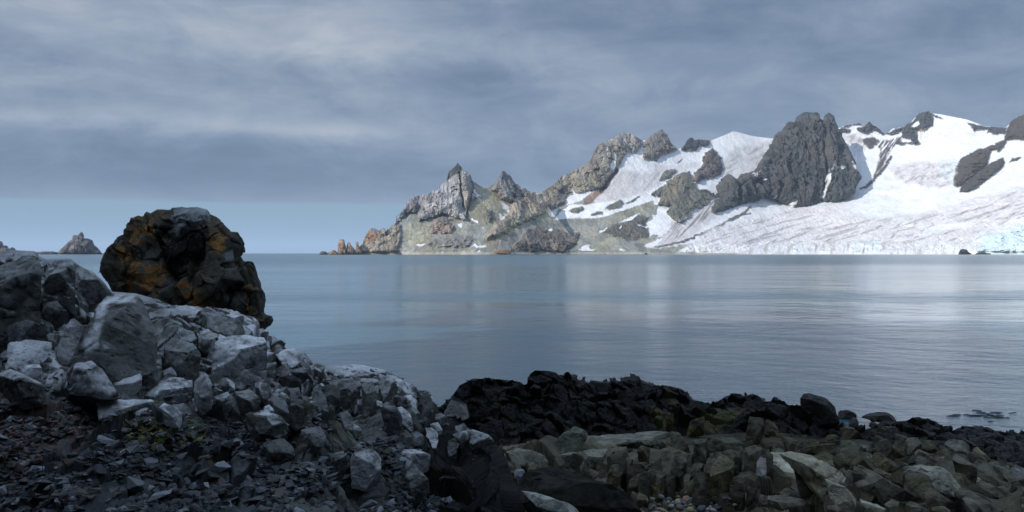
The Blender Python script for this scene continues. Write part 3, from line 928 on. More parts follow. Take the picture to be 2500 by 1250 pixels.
    # ---- right part: head wall and dark ribs
    A('a', z8([(790, 210), (860, 170), (960, 150), (975, 180), (900, 185), (830, 200), (900, 215), (870, 240), (800, 235)]), C_DARK, rough=1.0, jit=5)
    A('a', z8([(930, 205), (980, 185), (1030, 140), (1120, 200), (1155, 240), (1200, 225), (1280, 190), (1370, 150), (1440, 60), (1510, 60), (1540, 130), (1530, 190), (1500, 200), (1460, 230), (1410, 225),
               (1410, 280), (1430, 320), (1390, 335), (1330, 320), (1260, 330), (1240, 320), (1290, 250), (1280, 230), (1190, 250), (1130, 250), (1060, 220), (1010, 250), (960, 230)]), C_DARK, bulge=24, bw=12, rough=1.0, jit=6)
    A('s', z8([(1360, 190), (1380, 160), (1425, 145), (1425, 170), (1390, 195)]), C_SNOW, **sn)
    A('s', z8([(1270, 290), (1290, 275), (1360, 290), (1380, 315), (1300, 312)]), C_SNOW, **sn)
    A('s', z8([(1050, 225), (1140, 250), (1200, 250), (1290, 225), (1280, 260), (1200, 285), (1080, 270), (1040, 250)]), C_SNOW, **sn)
    A('a', z8([(970, 290), (1010, 280), (1060, 275), (1100, 290), (1090, 340), (1050, 365), (1000, 350)]), (0.10, 0.09, 0.09), jit=8, rough=0.6)
    A('a', z8([(1090, 290), (1180, 290), (1260, 265), (1300, 285), (1230, 360), (1170, 430), (1130, 520), (1060, 640), (960, 690), (1060, 590), (1110, 440), (1120, 370), (1090, 340)]), (0.095, 0.085, 0.085), soft=3, jit=8, rough=0.5,
      mask=(0.03, 0.10, 1.4, -0.06, 0.10))
    A('line', z8([(1200, 430), (1150, 520), (1080, 590), (1010, 660), (970, 680)]), (0.09, 0.08, 0.08), w=3.4, jit=8, rough=0.5)
    A('s', z8([(800, 240), (960, 260), (1000, 360), (940, 400), (870, 350)]), C_DIRTY, soft=6, jit=12, a=0.7)
    A('s', z8([(880, 340), (960, 360), (990, 500), (980, 640), (900, 720), (940, 600), (930, 480)]), (0.55, 0.50, 0.48), soft=5, jit=8, a=0.6, mask=(0.14, 0.01, 0.0, 0.0, 0.15))
    A('s', z8([(840, 240), (960, 260), (1000, 330), (960, 380), (900, 350)]), (0.26, 0.23, 0.23), soft=4, a=0.6, mask=(0.06, 0.06, 0.5, 0.02, 0.12))
    A('s', z8([(1400, 220), (1500, 200), (1490, 300), (1440, 320)]), (0.50, 0.42, 0.36), soft=4, jit=6, a=0.7, mask=(0.25, 0.01, 0.0, 0.0, 0.15))
    A('a', z8([(1510, 80), (1560, 100), (1625, 130), (1590, 128), (1530, 110)]), C_DARK, jit=4, rough=0.5)
    A('a', z8([(1798, 165), (1850, 165), (1950, 190), (2000, 185), (2110, 200), (2100, 240), (2030, 250), (1960, 235), (1960, 215), (1880, 215), (1850, 220), (1830, 195)]), C_DARK, bulge=10, bw=6, rough=0.8, jit=5)
    A('a', z8([(2090, 290), (2100, 230), (2150, 130), (2260, 60), (2400, -20), (2600, 0), (2600, 250), (2240, 290), (2120, 300), (2090, 340), (2040, 390), (2030, 370), (1990, 380), (1960, 480), (1930, 515), (1870, 560), (1780, 640),
               (1710, 665), (1690, 650), (1700, 560), (1710, 490), (1760, 430), (1860, 380), (1980, 340)]), (0.085, 0.078, 0.07), bulge=60, bw=26, rough=0.75, jit=5)
    A('a', z8([(1760, 640), (1850, 580), (1930, 510), (2040, 440), (2075, 430), (2095, 460), (2080, 500), (1990, 580), (1890, 660), (1800, 708), (1735, 705)]), (0.08, 0.076, 0.07), bulge=40, bw=14, rough=0.7, jit=5)
    A('a', z8([(2120, 475), (2150, 440), (2215, 422), (2222, 435), (2185, 462)]), (0.08, 0.08, 0.075), bulge=10, bw=5, rough=0.6, jit=4)
    A('s', z8([(1180, 520), (1400, 460), (1700, 450), (1705, 560), (1690, 640), (1560, 670), (1350, 640), (1240, 600)]), C_DIRTY, soft=8, jit=14, a=0.65, rough=0.3, crev=1.0)
    A('s', z8([(1560, 480), (1700, 450), (1700, 560), (1680, 620), (1600, 600)]), C_ICE, soft=10, jit=14, a=0.4)
    A('s', z8([(1190, 540), (1400, 480), (1700, 470), (1690, 640), (1560, 670), (1350, 640)]), (0.30, 0.28, 0.28), soft=5, a=0.6, mask=(0.05, 0.08, 0.3, 0.10, 0.10))
    # lower glacier: dirt bands
    A('s', z8([(-460, 1170), (-200, 980), (100, 900), (500, 820), (800, 820), (1000, 900), (1400, 880), (1800, 760), (2300, 640), (2800, 560), (3600, 560), (3600, 1190), (-460, 1190)]), (0.62, 0.60, 0.60), soft=8, jit=16, a=0.8, rough=0.22, crev=1.0)
    A('s', z8([(-300, 1100), (0, 960), (500, 830), (800, 840), (1000, 910), (1400, 900), (1800, 780), (2300, 660), (3000, 600), (3600, 620), (3600, 1190), (-460, 1190)]), (0.30, 0.27, 0.265), soft=6, a=0.6, mask=(0.010, 0.11, 0.28, 0.13, 0.09))
    A('s', z8([(300, 1000), (900, 960), (1400, 900), (1900, 800), (2400, 700), (3600, 660), (3600, 1190), (-460, 1190)]), (0.22, 0.20, 0.20), soft=8, a=0.6, mask=(0.035, 0.14, 0.5, 0.20, 0.06))
    A('s', z8([(1380, 1040), (1500, 980), (1700, 940), (1860, 940), (1820, 975), (1600, 1010), (1450, 1050)]), C_SNOW, soft=4, jit=8, a=0.9, rough=0.05)
    A('s', z8([(1860, 1000), (2200, 910), (2600, 860), (2600, 910), (2200, 960), (1950, 1010)]), C_SNOW, soft=4, jit=8, a=0.8, rough=0.08)
    # ice front
    A('s', z8([(1900, 1050), (2100, 1010), (2244, 960), (3600, 900), (3600, 1200), (1850, 1200)]), C_ICE, soft=8, jit=12, a=0.8, rough=0.8, bulge=24, bw=12)
    A('s', z8([(880, 1130), (950, 1090), (1100, 1090), (1150, 1140), (1100, 1190), (900, 1190)]), C_ICE, soft=6, jit=14, a=0.7, rough=0.6, bulge=10, bw=8)
    A('s', z8([(400, 1150), (480, 1110), (600, 1130), (600, 1190), (420, 1190)]), C_ICE, soft=6, jit=14, a=0.5, rough=0.4)
    A('s', z8([(0, 1130), (300, 1090), (600, 1100), (1300, 1110), (1900, 1080), (1900, 1195), (-460, 1195), (-300, 1100)]), (0.72, 0.73, 0.74), soft=6, jit=14, a=0.6, rough=0.45)
    A('s', z8([(-460, 1195), (-300, 1130), (300, 1100), (1900, 1100), (1900, 1195)]), (0.42, 0.37, 0.34), soft=3, a=0.7, mask=(0.12, 0.03, 2.2, 0.12, 0.08))
    A('a', z7([(-450, 1300), (-450, 1162), (1420, 1162), (1900, 1172), (1900, 1300)]), C_BEACH, jit=3, rough=0.05, snow=0, soft=1)
    return p


def rocky_r(cols):
    """1 where the right crest is bare rock, near 0 where it is snow"""
    k = np.ones_like(cols)
    for a, b in ((1540, 1580), (1703, 1890), (2276, 2446), (1655, 1668)):
        k[(cols > a) & (cols < b)] = 0.04
    return np.convolve(k, np.ones(5) / 5, 'same')


DEPTH_L = far_sheet('headland', 795, 1475, 1.7, 150, SIL_L,
          [(620.5, [(790, 2700), (1200, 2720), (1290, 2850), (1385, 2940), (1475, 3000)]), (600, [(790, 2712), (900, 2740), (1200, 2760), (1290, 2890), (1385, 2960), (1475, 3030)]),
           ([(790, 610), (950, 570), (1100, 540), (1300, 520), (1690, 610)], [(790, 2720), (950, 2840), (1200, 2920), (1290, 3030), (1385, 3080), (1475, 3120)]), (None, [(790, 2730), (950, 2900), (1100, 2990), (1200, 3060), (1290, 3200), (1385, 3240), (1475, 3140)])],
          P_L(), 11)
DEPTH_R = far_sheet('snowy_mountains', 1180, 3000, 1.9, 210, SIL_R,
          [(620.5, [(1180, 3000), (1500, 3000), (1700, 3100), (2000, 3250), (2350, 3150), (3000, 2900)]),
           ([(1180, 605), (1700, 606), (1900, 598), (2200, 590), (2500, 570), (3000, 560)], [(1180, 3040), (1500, 3060), (1700, 3180), (2000, 3290), (2350, 3190), (3000, 2940)]),
           ([(1180, 610), (1400, 540), (1700, 520), (1900, 515), (2200, 480), (2500, 440), (3000, 440)], [(1180, 3050), (1400, 3230), (1700, 3400), (1900, 3760), (2200, 3800), (2500, 3600), (3000, 3400)]),
           (None, [(1180, 3060), (1325, 3350), (1500, 3600), (1800, 4000), (2050, 4250), (2250, 4250), (2500, 4000), (3000, 3900)])],
          P_R(), 23, skyj=rocky_r)

# --- the dark buttress
OUT_B = z8([(-160, 660), (-60, 640), (60, 600), (110, 575), (150, 530), (180, 480), (220, 420), (260, 370), (275, 310), (300, 260), (350, 225), (370, 190), (385, 180), (405, 150), (420, 150), (440, 165), (470, 143), (480, 105), (540, 82),
            (620, 85), (652, 100), (668, 115), (690, 98), (718, 86), (750, 108), (765, 160), (790, 205), (830, 280), (870, 350), (910, 430), (930, 505), (965, 585),
            (935, 640), (915, 700), (860, 735), (780, 765), (690, 785), (600, 805), (440, 828), (395, 795), (290, 755), (220, 735), (150, 760), (60, 790), (-20, 800), (-120, 770)])


ROTB = [list(r) for r in Matrix.Rotation(R(35), 3, 'Y')]


def butt_disp(V, S, side):
    W = V * np.array([1, 0.6, 1.0])
    e3, rr3, off3 = cells(W, (12, 12, 16), 304, ROTB, 0.4)
    a = ridged(W * np.array([0.012, 0.012, 0.0035]), 7, 301, 0.68) * 36 + (rr3[:, 0] - 0.5) * 9 + (rr3[:, 1] - 0.5) * off3[:, 0] * 18
    e, rr, off = cells(W, (60, 60, 160), 302, None, 0.4)
    e2, rr2, off2 = cells(W, (22, 22, 50), 303, None, 0.4)
    b = (rr[:, 0] - 0.5) * 40 + (rr[:, 1] - 0.5) * off[:, 0] * 60 + (rr2[:, 0] - 0.5) * 14 + (rr2[:, 1] - 0.5) * off2[:, 0] * 26
    gul = -30 * np.exp(-(line_d(S[:, 0], S[:, 1], z8([(660, 90), (665, 200), (690, 420), (695, 560), (690, 650), (665, 780)])) / 4.0) ** 2)
    gul += -22 * np.exp(-(line_d(S[:, 0], S[:, 1], z8([(700, 560), (780, 530), (880, 530)])) / 3.0) ** 2)
    k = np.clip(1.15 - np.abs(side) ** 6, 0.12, 1)
    return (a + b) * k * 0.8 + gul


def butt_col(V, S, nn):
    W = V * np.array([1, 0.6, 1.0])
    e, rr, off = cells(W, (26, 26, 60), 305, None, 0.5)
    t = 1 + (rr[:, 4] - 0.5) * 0.3 + fbm(W * 0.012, 5, 306, 0.65) * 0.5
    warm = fbm(W * 0.008, 3, 307)
    c = np.array([0.078, 0.079, 0.080]) * t[:, None] * (1 + warm[:, None] * np.array([0.35, 0.05, -0.1]))
    X, Y = S[:, 0] + fbm(S3 := np.stack([S[:, 0] / 9, S[:, 1] / 9, S[:, 0] * 0], 1), 3, 308) * 2.5, S[:, 1] + fbm(S3 + 9, 3, 309) * 3
    for kind, pts, w in (('line', [(658, 95), (668, 200), (672, 320), (688, 430), (692, 550)], 0.8), ('line', [(694, 560), (706, 630), (692, 680), (668, 785)], 2.6),
                         ('poly', [(705, 545), (760, 520), (865, 518), (870, 532), (780, 535), (710, 556)], 0), ('poly', [(890, 475), (915, 500), (940, 545), (905, 535)], 0),
                         ('poly', [(200, 605), (238, 604), (215, 620)], 0), ('poly', [(270, 745), (300, 700), (300, 715), (285, 750)], 0),
                         ('poly', [(395, 800), (455, 775), (440, 825)], 0), ('poly', [(120, 600), (182, 538), (170, 565)], 0)):
        q = z8(pts)
        sd = w - line_d(X, Y, q) if kind == 'line' else poly_sd(X, Y, q)
        a = ss(sd, -0.6, 0.6)[:, None]
        c = c * (1 - a) + np.array(C_SNOW) * a
    return c


def butt_depth(px, py):
    lo = DEPTH_R(px, np.maximum(py, 500.0)) + 14
    return np.where(py > 500, lo, lo + (500 - py) * 1.15)


o = lens_rock('rock_buttress', OUT_B, butt_depth, 60.0, 1.7, 41, butt_col, butt_disp, M_FAR, 0.9, 3.5, 0.5)
tag(o, kind='structure')
# ---------------------------------------------------------------- air
def build_haze():
    m = bpy.data.materials.new('sea_air')
    m.use_nodes = True
    nt = m.node_tree
    nt.nodes.remove(nt.nodes['Principled BSDF'])
    v = nt.nodes.new('ShaderNodeVolumePrincipled')
    v.inputs['Color'].default_value = (0.62, 0.76, 0.95, 1)
    v.inputs['Density'].default_value = HAZE
    v.inputs['Anisotropy'].default_value = 0.0
    nt.links.new(v.outputs[0], nt.nodes['Material Output'].inputs['Volume'])
    x0, x1, y0, y1, z0, z1 = -95000, 95000, -300, 95000, -5, 900
    V = [(x, y, z) for x in (x0, x1) for y in (y0, y1) for z in (z0, z1)]
    o = link('haze', mesh_from('haze', V, [(0, 1, 3, 2), (4, 6, 7, 5), (0, 4, 5, 1), (2, 3, 7, 6), (0, 2, 6, 4), (1, 5, 7, 3)]), m)
    tag(o, kind='stuff')


HAZE = 2.6e-5
build_haze()
# ---------------------------------------------------------------- cliff added out of view to shade this shore (behind and beside the viewer)
def build_shade_cliff():
    a = np.radians(np.linspace(75, 288, 150))
    u = np.linspace(0, 1, 34)
    A, U = np.meshgrid(a, u)
    top_ = 32 + 10 * ss(np.degrees(A), 165, 205) * ss(np.degrees(A), 300, 272)
    Z = -1 + (top_ + 1) * U
    r = 36 + Z * 0.2
    z = u
    P = np.stack([np.sin(A) * r, 4 + np.cos(A) * r, Z], 2).reshape(-1, 3)
    d, t, k = facet(P, (7, 7, 9), 1.2, 3.0, 401)
    d2, t2, _ = facet(P, (2.5, 2.5, 3), 0.4, 1.2, 402)
    n = np.stack([-np.sin(A), -np.cos(A), A * 0], 2).reshape(-1, 3)
    fall = ss(P[:, 2], 0, 3)
    P = P + n * ((d + d2) * fall)[:, None]
    c = np.array([0.06, 0.06, 0.06]) * (0.7 + 0.6 * t[:, None])
    G = P.reshape(len(z), len(a), 3)
    top = G[-1] * np.array([1.7, 1.7, 1.0]) + np.array([0, 0, 3.0])
    G = np.concatenate([G, top[None]], 0)
    c = np.concatenate([c.reshape(len(z), len(a), 3), c.reshape(len(z), len(a), 3)[-1:]], 0)
    o = link('added_shade_cliff', mesh_from('added_shade_cliff', G.reshape(-1, 3), grid_faces(*G.shape[:2]), c.reshape(-1, 3)), M_ROCK)
    tag(o, kind='structure')


build_shade_cliff()


# ---------------------------------------------------------------- near rock
def near_sheet(name, px0, px1, step, rows, per, disp_fn, col_fn, mat, back=((0.5, -0.25), (1.5, -1.2), (3.5, -2.6)), sm=2, crest=0.12):
    """rows: crest first; each (px->py polyline, px->depth polyline); per = rows of mesh between two given rows"""
    cols = np.arange(px0, px1 + step, step, dtype=float)
    nc = len(cols)
    RY = [np.interp(cols, *np.array(a, float).T) for a, _ in rows]
    RD = [np.interp(cols, *np.array(b, float).T) for _, b in rows]
    PY, D = [], []
    for k in range(len(rows) - 1):
        n = per[k]
        for i in range(n + (k == len(rows) - 2)):
            u = i / n
            PY.append(RY[k] * (1 - u) + RY[k + 1] * u)
            D.append(RD[k] * (1 - u) + RD[k + 1] * u)
    PY, D = np.array(PY), np.array(D)
    D = blur(D, sm * 2, 2)
    PX = cols[None, :].repeat(len(PY), 0)
    P = np.stack([(PX - 1250) / F * D, D, CAMH - (PY - HZ) / F * D], 2)
    bk = []
    for dd, dz in back[::-1]:
        r = P[0].copy()
        r[:, 0] *= (r[:, 1] + dd) / r[:, 1]
        r[:, 1] += dd
        r[:, 2] += dz
        bk.append(r)
    G = np.concatenate([np.array(bk), P], 0) if bk else P
    nb = len(bk)
    # densify the back a little so displacement carries over the crest
    if nb:
        ins = []
        for k in range(nb):
            for i in range(6):
                u = i / 6
                ins.append(G[k] * (1 - u) + G[k + 1] * u)
        G = np.concatenate([np.array(ins), P], 0)
        nb = len(ins)
    nr = G.shape[0]
    n = grid_normals(blur(blur(G.transpose(2, 0, 1).reshape(3 * nr, nc), 0, 0).reshape(3, nr, nc).transpose(1, 2, 0), 0, 0))
    C = np.array([0, 0, CAMH + 6.0])
    sg = np.sign(((C - G) * n).sum(2, keepdims=True))
    n = n * sg
    n = np.stack([blur(n[:, :, k], 4, 2) for k in range(3)], 2)
    n /= np.linalg.norm(n, axis=2, keepdims=True)
    V = G.reshape(-1, 3)
    pxv = (1250 + V[:, 0] / V[:, 1] * F)
    pyv = HZ + (CAMH - V[:, 2]) / V[:, 1] * F
    d, aux = disp_fn(V, pxv, pyv)
    damp = ss(np.abs(np.arange(nr) - nb).astype(float), 0, 16) * (1 - crest) + crest
    if crest < 0.5:                      # keep the traced crest: relief grows with distance below it
        below = np.zeros((nr, nc))
        below[nb:] = PY - PY[0][None, :]
        pos = np.clip(below / 75.0, 0, 1).ravel()
        dd_ = (d - d.mean() * 0.85)
        d = np.where(dd_ > 0, dd_ * pos, dd_ * (0.25 + 0.75 * pos))
    else:
        d = (d - d.mean() * 0.85) * damp.repeat(nc)
    behind = (np.arange(nr) < nb - 1).repeat(nc)
    d = np.where(behind, np.minimum(d, 0) - 0.05, d)
    V2 = V + n.reshape(-1, 3) * d[:, None]
    n2 = grid_normals(V2.reshape(nr, nc, 3)) * sg
    col = col_fn(V2, pxv, pyv, n2.reshape(-1, 3), aux)
    me = mesh_from(name, V2, grid_faces(nr, nc)[:, ::1], col)
    o = link(name, me, mat)
    tag(o, kind='structure')
    Pg = V2.reshape(nr, nc, 3)[nb:]

    def sample(px, py):
        """surface point seen at a photo position"""
        j = int(np.clip(round((px - px0) / step), 0, nc - 1))
        c = Pg[:, j]
        yy = HZ + (CAMH - c[:, 2]) / c[:, 1] * F
        i = int(np.argmin(np.abs(yy - py)))
        return Vector(c[i])
    return o, sample


def paintmask(px, py, V, polys, jit=12.0, soft=5.0, seed=0, sc=6.0):
    w1 = fbm(V * sc, 4, seed, 0.6) * jit
    w2 = fbm(V * sc + 31, 4, seed + 1, 0.6) * jit
    a = np.zeros(len(px))
    for q in polys:
        a = np.maximum(a, ss(poly_sd(px + w1, py + w2, q), -soft, soft))
    return a


ROT1 = Matrix.Rotation(R(24), 3, 'Y') @ Matrix.Rotation(R(30), 3, 'Z') @ Matrix.Rotation(R(-15), 3, 'X')
ROT2 = Matrix.Rotation(R(28), 3, 'Y') @ Matrix.Rotation(R(12), 3, 'Z')
ROT3 = [list(r) for r in Matrix.Rotation(R(-30), 3, 'Y') @ Matrix.Rotation(R(-25), 3, 'Z')]
ROT1 = [list(r) for r in ROT1]
ROT2 = [list(r) for r in ROT2]

# left outcrop ---------------------------------------------------------------
def L_disp(V, px, py):
    scree = ss(py + (px - 300) * -0.12 + fbm(V * 1.2, 3, 5) * 60, 985, 1050) * ss(px, 760, 620)
    d1, t1 = planes(V, (1.0, 1.0, 0.8), 0.18, 0.52, 0.34, 501, ROT1, 0.15)
    d2, t2 = planes(V, (0.42, 0.42, 0.34), 0.06, 0.20, 0.12, 502, ROT1, 0.15, True)
    d3, t3 = planes(V, (0.17, 0.17, 0.13), 0.018, 0.055, 0.035, 503, ROT1, 0.2)
    f1_, q1_, _ = facet(V, (0.26, 0.26, 0.24), 0.022, 0.08, 507, ROT1, 0.2, 0.025, 0.09)
    d3 = d3 + f1_
    t3 = q1_
    e, rr, off = cells(V, (0.5, 0.5, 0.4), 506, ROT1, 0.25)
    k1 = np.clip(1 - e / 0.07, 0, 1) * (rr[:, 0] > 0.35)
    k2 = k1
    s1, u1 = planes(V, (0.17, 0.17, 0.08), 0.03, 0.05, 0.035, 504, ROT2, 0.3)
    s2, u2 = planes(V, (0.07, 0.07, 0.04), 0.013, 0.022, 0.015, 505, None, 0.3, True)
    big = fbm(V * 0.7, 3, 8) * 0.14
    rock = d1 + d2 + d3 * 0.8 - 0.05 * k1 + fbm(V * 14, 3, 9) * 0.006
    fr_, u3, _ = facet(V, (0.30, 0.34, 0.16), 0.045, 0.13, 508, ROT2, 0.25, 0.04, 0.08)
    gr = d1 * 0.5 + d2 * 0.5 + fr_ + s1 + s2 + fbm(V * 3, 3, 10) * 0.05
    # clefts running down through the outcrop
    cl = np.zeros(len(px))
    for pts, w, dp in (([(660, 830), (668, 900), (690, 980), (705, 1040), (715, 1120)], 8, 0.30), ([(20, 640), (60, 720), (50, 840)], 6, 0.22),
                       ([(1080, 985), (1130, 1040), (1180, 1150), (1250, 1260)], 26, 0.5), ([(1010, 940), (1020, 1000), (1040, 1060)], 5, 0.18),
                       ([(270, 720), (210, 760), (140, 800), (60, 830), (0, 838)], 6, 0.2), ([(620, 850), (600, 930), (640, 1000), (560, 1060)], 4, 0.12),
                       ([(545, 1060), (560, 1140), (575, 1230)], 3, 0.10), ([(790, 900), (775, 960), (700, 1000)], 5, 0.2)):
        cl = np.maximum(cl, dp * np.exp(-(line_d(px + fbm(V * 4, 3, 11) * 20, py, pts) / w) ** 2))
    low = ss(px, 950, 1090) * ss(py, 1010, 1060) * 0.5            # the dark hollow on the right
    return (rock * (1 - scree) + gr * scree) + big - cl - low, (t1, t2, t3, u1, u2, scree, k1, k2)


def L_col(V, px, py, n, aux):
    t1, t2, t3, u1, u2, scree, k1, k2 = aux
    up = ss(n[:, 2] + fbm(V * 3, 3, 20) * 0.35, 0.35, 0.85)
    big = fbm(V * 1.3, 4, 21, 0.6)
    c = np.array([0.098, 0.104, 0.096]) * (0.5 + 0.35 * t1 + 0.45 * t2 + 0.25 * t3)[:, None]
    warm = ss(big, 0.05, 0.4)[:, None]
    c = c * (1 - warm) + c * np.array([1.25, 1.05, 0.80]) * warm
    # pale crust of lichen and droppings on what faces the sky, strengthened to paint brighter tops, most in the belt behind the scree
    belt = ss(py + big * 60, 1060, 940) * ss(px, 1130, 960)
    crust = up * belt * ss(t2 * 0.5 + t1 * 0.4 + fbm(V * 5, 4, 22, 0.6) * 0.8, 0.02, 0.55)
    c = c * (1 - crust[:, None] * 0.75) + np.array([0.42, 0.44, 0.45]) * crust[:, None] * 0.75
    wh = paintmask(px, py, V, [[(228, 735), (330, 722), (330, 745), (262, 765), (240, 850), (215, 870), (212, 850)], [(372, 765), (400, 770), (480, 830), (470, 845), (395, 810)],
                               [(500, 850), (560, 820), (640, 822), (655, 850), (660, 905), (560, 935), (505, 900)], [(820, 900), (870, 888), (930, 898), (968, 910), (900, 922), (850, 915)],
                               [(785, 935), (830, 940), (825, 965), (800, 975)], [(945, 925), (985, 945), (1000, 985), (970, 985), (950, 955)], [(270, 900), (330, 905), (345, 950), (310, 960)],
                               [(400, 925), (440, 922), (400, 965), (370, 960)], [(20, 980), (140, 955), (200, 975), (60, 1005)], [(590, 1040), (660, 1030), (700, 1050), (620, 1055)]], 16, 8, 23)
    wh = wh * ss(fbm(V * 9, 4, 24, 0.65) + 0.3 * up, -0.25, 0.3)
    c = c * (1 - wh[:, None] * 0.8) + np.array([0.62, 0.64, 0.65]) * wh[:, None] * 0.8
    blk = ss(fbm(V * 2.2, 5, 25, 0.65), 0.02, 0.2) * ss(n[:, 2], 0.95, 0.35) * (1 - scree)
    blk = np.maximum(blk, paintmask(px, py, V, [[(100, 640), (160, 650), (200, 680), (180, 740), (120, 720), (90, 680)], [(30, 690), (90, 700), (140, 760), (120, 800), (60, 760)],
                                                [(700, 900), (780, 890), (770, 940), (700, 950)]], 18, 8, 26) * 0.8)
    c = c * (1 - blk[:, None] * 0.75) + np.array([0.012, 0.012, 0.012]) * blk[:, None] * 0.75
    # shattered slope
    sc = np.array([0.048, 0.052, 0.055]) * (0.5 + 0.75 * u1 + 0.55 * u2)[:, None]
    red = paintmask(px, py, V, [[(-50, 990), (180, 1010), (220, 1080), (60, 1130), (-50, 1140)], [(120, 860), (260, 880), (330, 890), (240, 895), (130, 890)]], 30, 20, 27)
    sc = sc * (1 - red[:, None] * 0.6) + np.array([0.17, 0.125, 0.105]) * (0.5 + u2[:, None]) * red[:, None] * 0.6
    c = c * (1 - scree[:, None]) + sc * scree[:, None]
    moss = paintmask(px, py, V, [[(240, 1030), (330, 1015), (420, 1025), (480, 1060), (520, 1110), (440, 1105), (350, 1085), (260, 1070)], [(690, 960), (705, 960), (725, 1080), (705, 1090)],
                                 [(480, 1100), (540, 1110), (520, 1150), (490, 1140)]], 30, 14, 28) * ss(fbm(V * 6, 4, 29, 0.6), -0.05, 0.25)
    c = c * (1 - moss[:, None] * 0.8) + np.array([0.12, 0.12, 0.035]) * moss[:, None] * 0.8
    cf = np.exp(-(line_d(px, py, [(662, 850), (672, 900), (692, 980), (706, 1040), (716, 1110)]) / 7) ** 2)[:, None] * 0.7
    c = c * (1 - cf) + np.array([0.085, 0.068, 0.038]) * cf
    # wet rock towards the sea, darkened further to paint the black hollow's shade
    wet = ss(px + (py - 1000) * 0.5 + big * 80, 930, 1150)
    c = c * (1 - 0.84 * wet[:, None])
    return c


CREST_L = [(-500, 560), (-200, 590), (0, 612), (40, 611), (85, 613), (95, 625), (112, 632), (150, 631), (172, 632), (200, 652), (228, 665), (250, 685), (272, 712), (330, 716), (400, 735), (460, 762), (520, 768), (580, 792),
           (640, 814), (672, 822), (692, 842), (700, 852), (742, 858), (762, 882), (800, 892), (830, 888), (880, 890), (935, 902), (960, 912), (985, 932), (1015, 950), (1045, 958), (1070, 985), (1090, 1000), (1130, 1010), (1170, 1050), (1210, 1090),
           (1240, 1150), (1262, 1230), (1290, 1290), (1320, 1340)]
o_left, samp_L = near_sheet('rock_outcrop', -420, 1310, 1.5,
    [(CREST_L, [(-500, 11.5), (0, 11.8), (270, 12.2), (640, 12.8), (800, 13.6), (950, 14.6), (1070, 15.2), (1130, 14), (1240, 11.5), (1320, 9.5)]),
     ([(-500, 830), (0, 850), (200, 868), (400, 880), (660, 905), (900, 985), (1050, 1040), (1150, 1100), (1240, 1190), (1320, 1370)],
      [(-500, 9.9), (0, 10.0), (300, 10.3), (660, 11.0), (900, 12.4), (1050, 12.6), (1150, 11.4), (1240, 10.2), (1320, 9.3)]),
     ([(-500, 1000), (0, 1000), (300, 995), (700, 1040), (900, 1090), (1050, 1130), (1150, 1190), (1240, 1260), (1320, 1410)],
      [(-500, 8.7), (0, 8.8), (300, 9.1), (700, 9.6), (900, 10.2), (1050, 10.6), (1240, 9.9), (1320, 9.1)]),
     ([(-500, 1420), (0, 1420), (700, 1420), (1320, 1480)], [(-500, 5.6), (0, 5.7), (400, 6.0), (700, 6.6), (1000, 7.8), (1320, 8.6)])],
    [120, 90, 190], L_disp, L_col, M_ROCK)


# middle weed-covered ridge ---------------------------------------------------
def M_disp(V, px, py):
    d1, t1 = planes(V, (0.9, 0.9, 0.6), 0.08, 0.28, 0.14, 601, ROT2, 0.2)
    f_, tf_, _ = facet(V, (0.34, 0.4, 0.26), 0.05, 0.16, 608, ROT3, 0.25, 0.05, 0.08)
    d1 = d1 + f_
    d2, t2 = planes(V, (0.2, 0.2, 0.15), 0.02, 0.05, 0.05, 602, None, 0.4)
    lump = fbm(V * 6, 4, 603, 0.6) * 0.08 + ridged(V * 3, 4, 604) * 0.05
    dry = ss(py, 1045, 1075) * ss(px, 1300, 1360)
    return d1 + d2 + lump + fbm(V * 0.9, 2, 605) * 0.1, (t1, t2, dry)


def M_col(V, px, py, n, aux):
    t1, t2, dry = aux
    c = np.array([0.006, 0.006, 0.005]) * (0.6 + 0.8 * t2[:, None])
    g = ss(fbm(V * 1.8, 4, 606, 0.6), 0.12, 0.4)[:, None]
    c = c * (1 - g) + np.array([0.020, 0.021, 0.013]) * (0.6 + 0.8 * t2[:, None]) * g
    m = paintmask(px, py, V, [[(1590, 1020), (1640, 1010), (1640, 1045), (1600, 1050)], [(1700, 1020), (1790, 1005), (1820, 1010), (1760, 1050), (1690, 1050)], [(1620, 960), (1680, 990), (1640, 990)]], 20, 10, 607)
    return c * (1 - m[:, None] * 0.7) + np.array([0.07, 0.07, 0.025]) * m[:, None] * 0.7


CREST_M = [(1060, 1010), (1080, 992), (1100, 975), (1112, 955), (1125, 940), (1150, 930), (1165, 926), (1195, 923), (1230, 927), (1260, 932), (1272, 941), (1288, 942), (1296, 930), (1312, 916), (1345, 912), (1370, 914), (1392, 916),
           (1420, 930), (1440, 940), (1450, 943), (1458, 937), (1480, 935), (1510, 930), (1535, 927), (1555, 927), (1572, 935), (1600, 938), (1640, 942), (1665, 950), (1682, 968), (1695, 976), (1735, 985), (1748, 977), (1762, 975), (1790, 965),
           (1815, 972), (1832, 962), (1850, 968), (1880, 985), (1905, 992), (1950, 1002), (1990, 1018), (2040, 1040), (2100, 1060), (2200, 1080)]
o_mid, samp_M = near_sheet('weedy_reef', 1040, 2180, 1.6,
    [(CREST_M, [(1060, 18.2), (1300, 19.2), (1700, 19.5), (1900, 19.5), (2200, 18.5)]),
     ([(1060, 1060), (1300, 990), (1500, 990), (1700, 1010), (1900, 1030), (2200, 1090)], [(1060, 17.6), (1300, 18.2), (1700, 18.4), (1900, 18.2), (2200, 17.8)]),
     ([(1060, 1130), (1300, 1110), (1700, 1100), (2200, 1110)], [(1060, 16.3), (1300, 16.6), (1700, 16.8), (2200, 17.2)])],
    [50, 60], M_disp, M_col, M_WEED, crest=0.8)


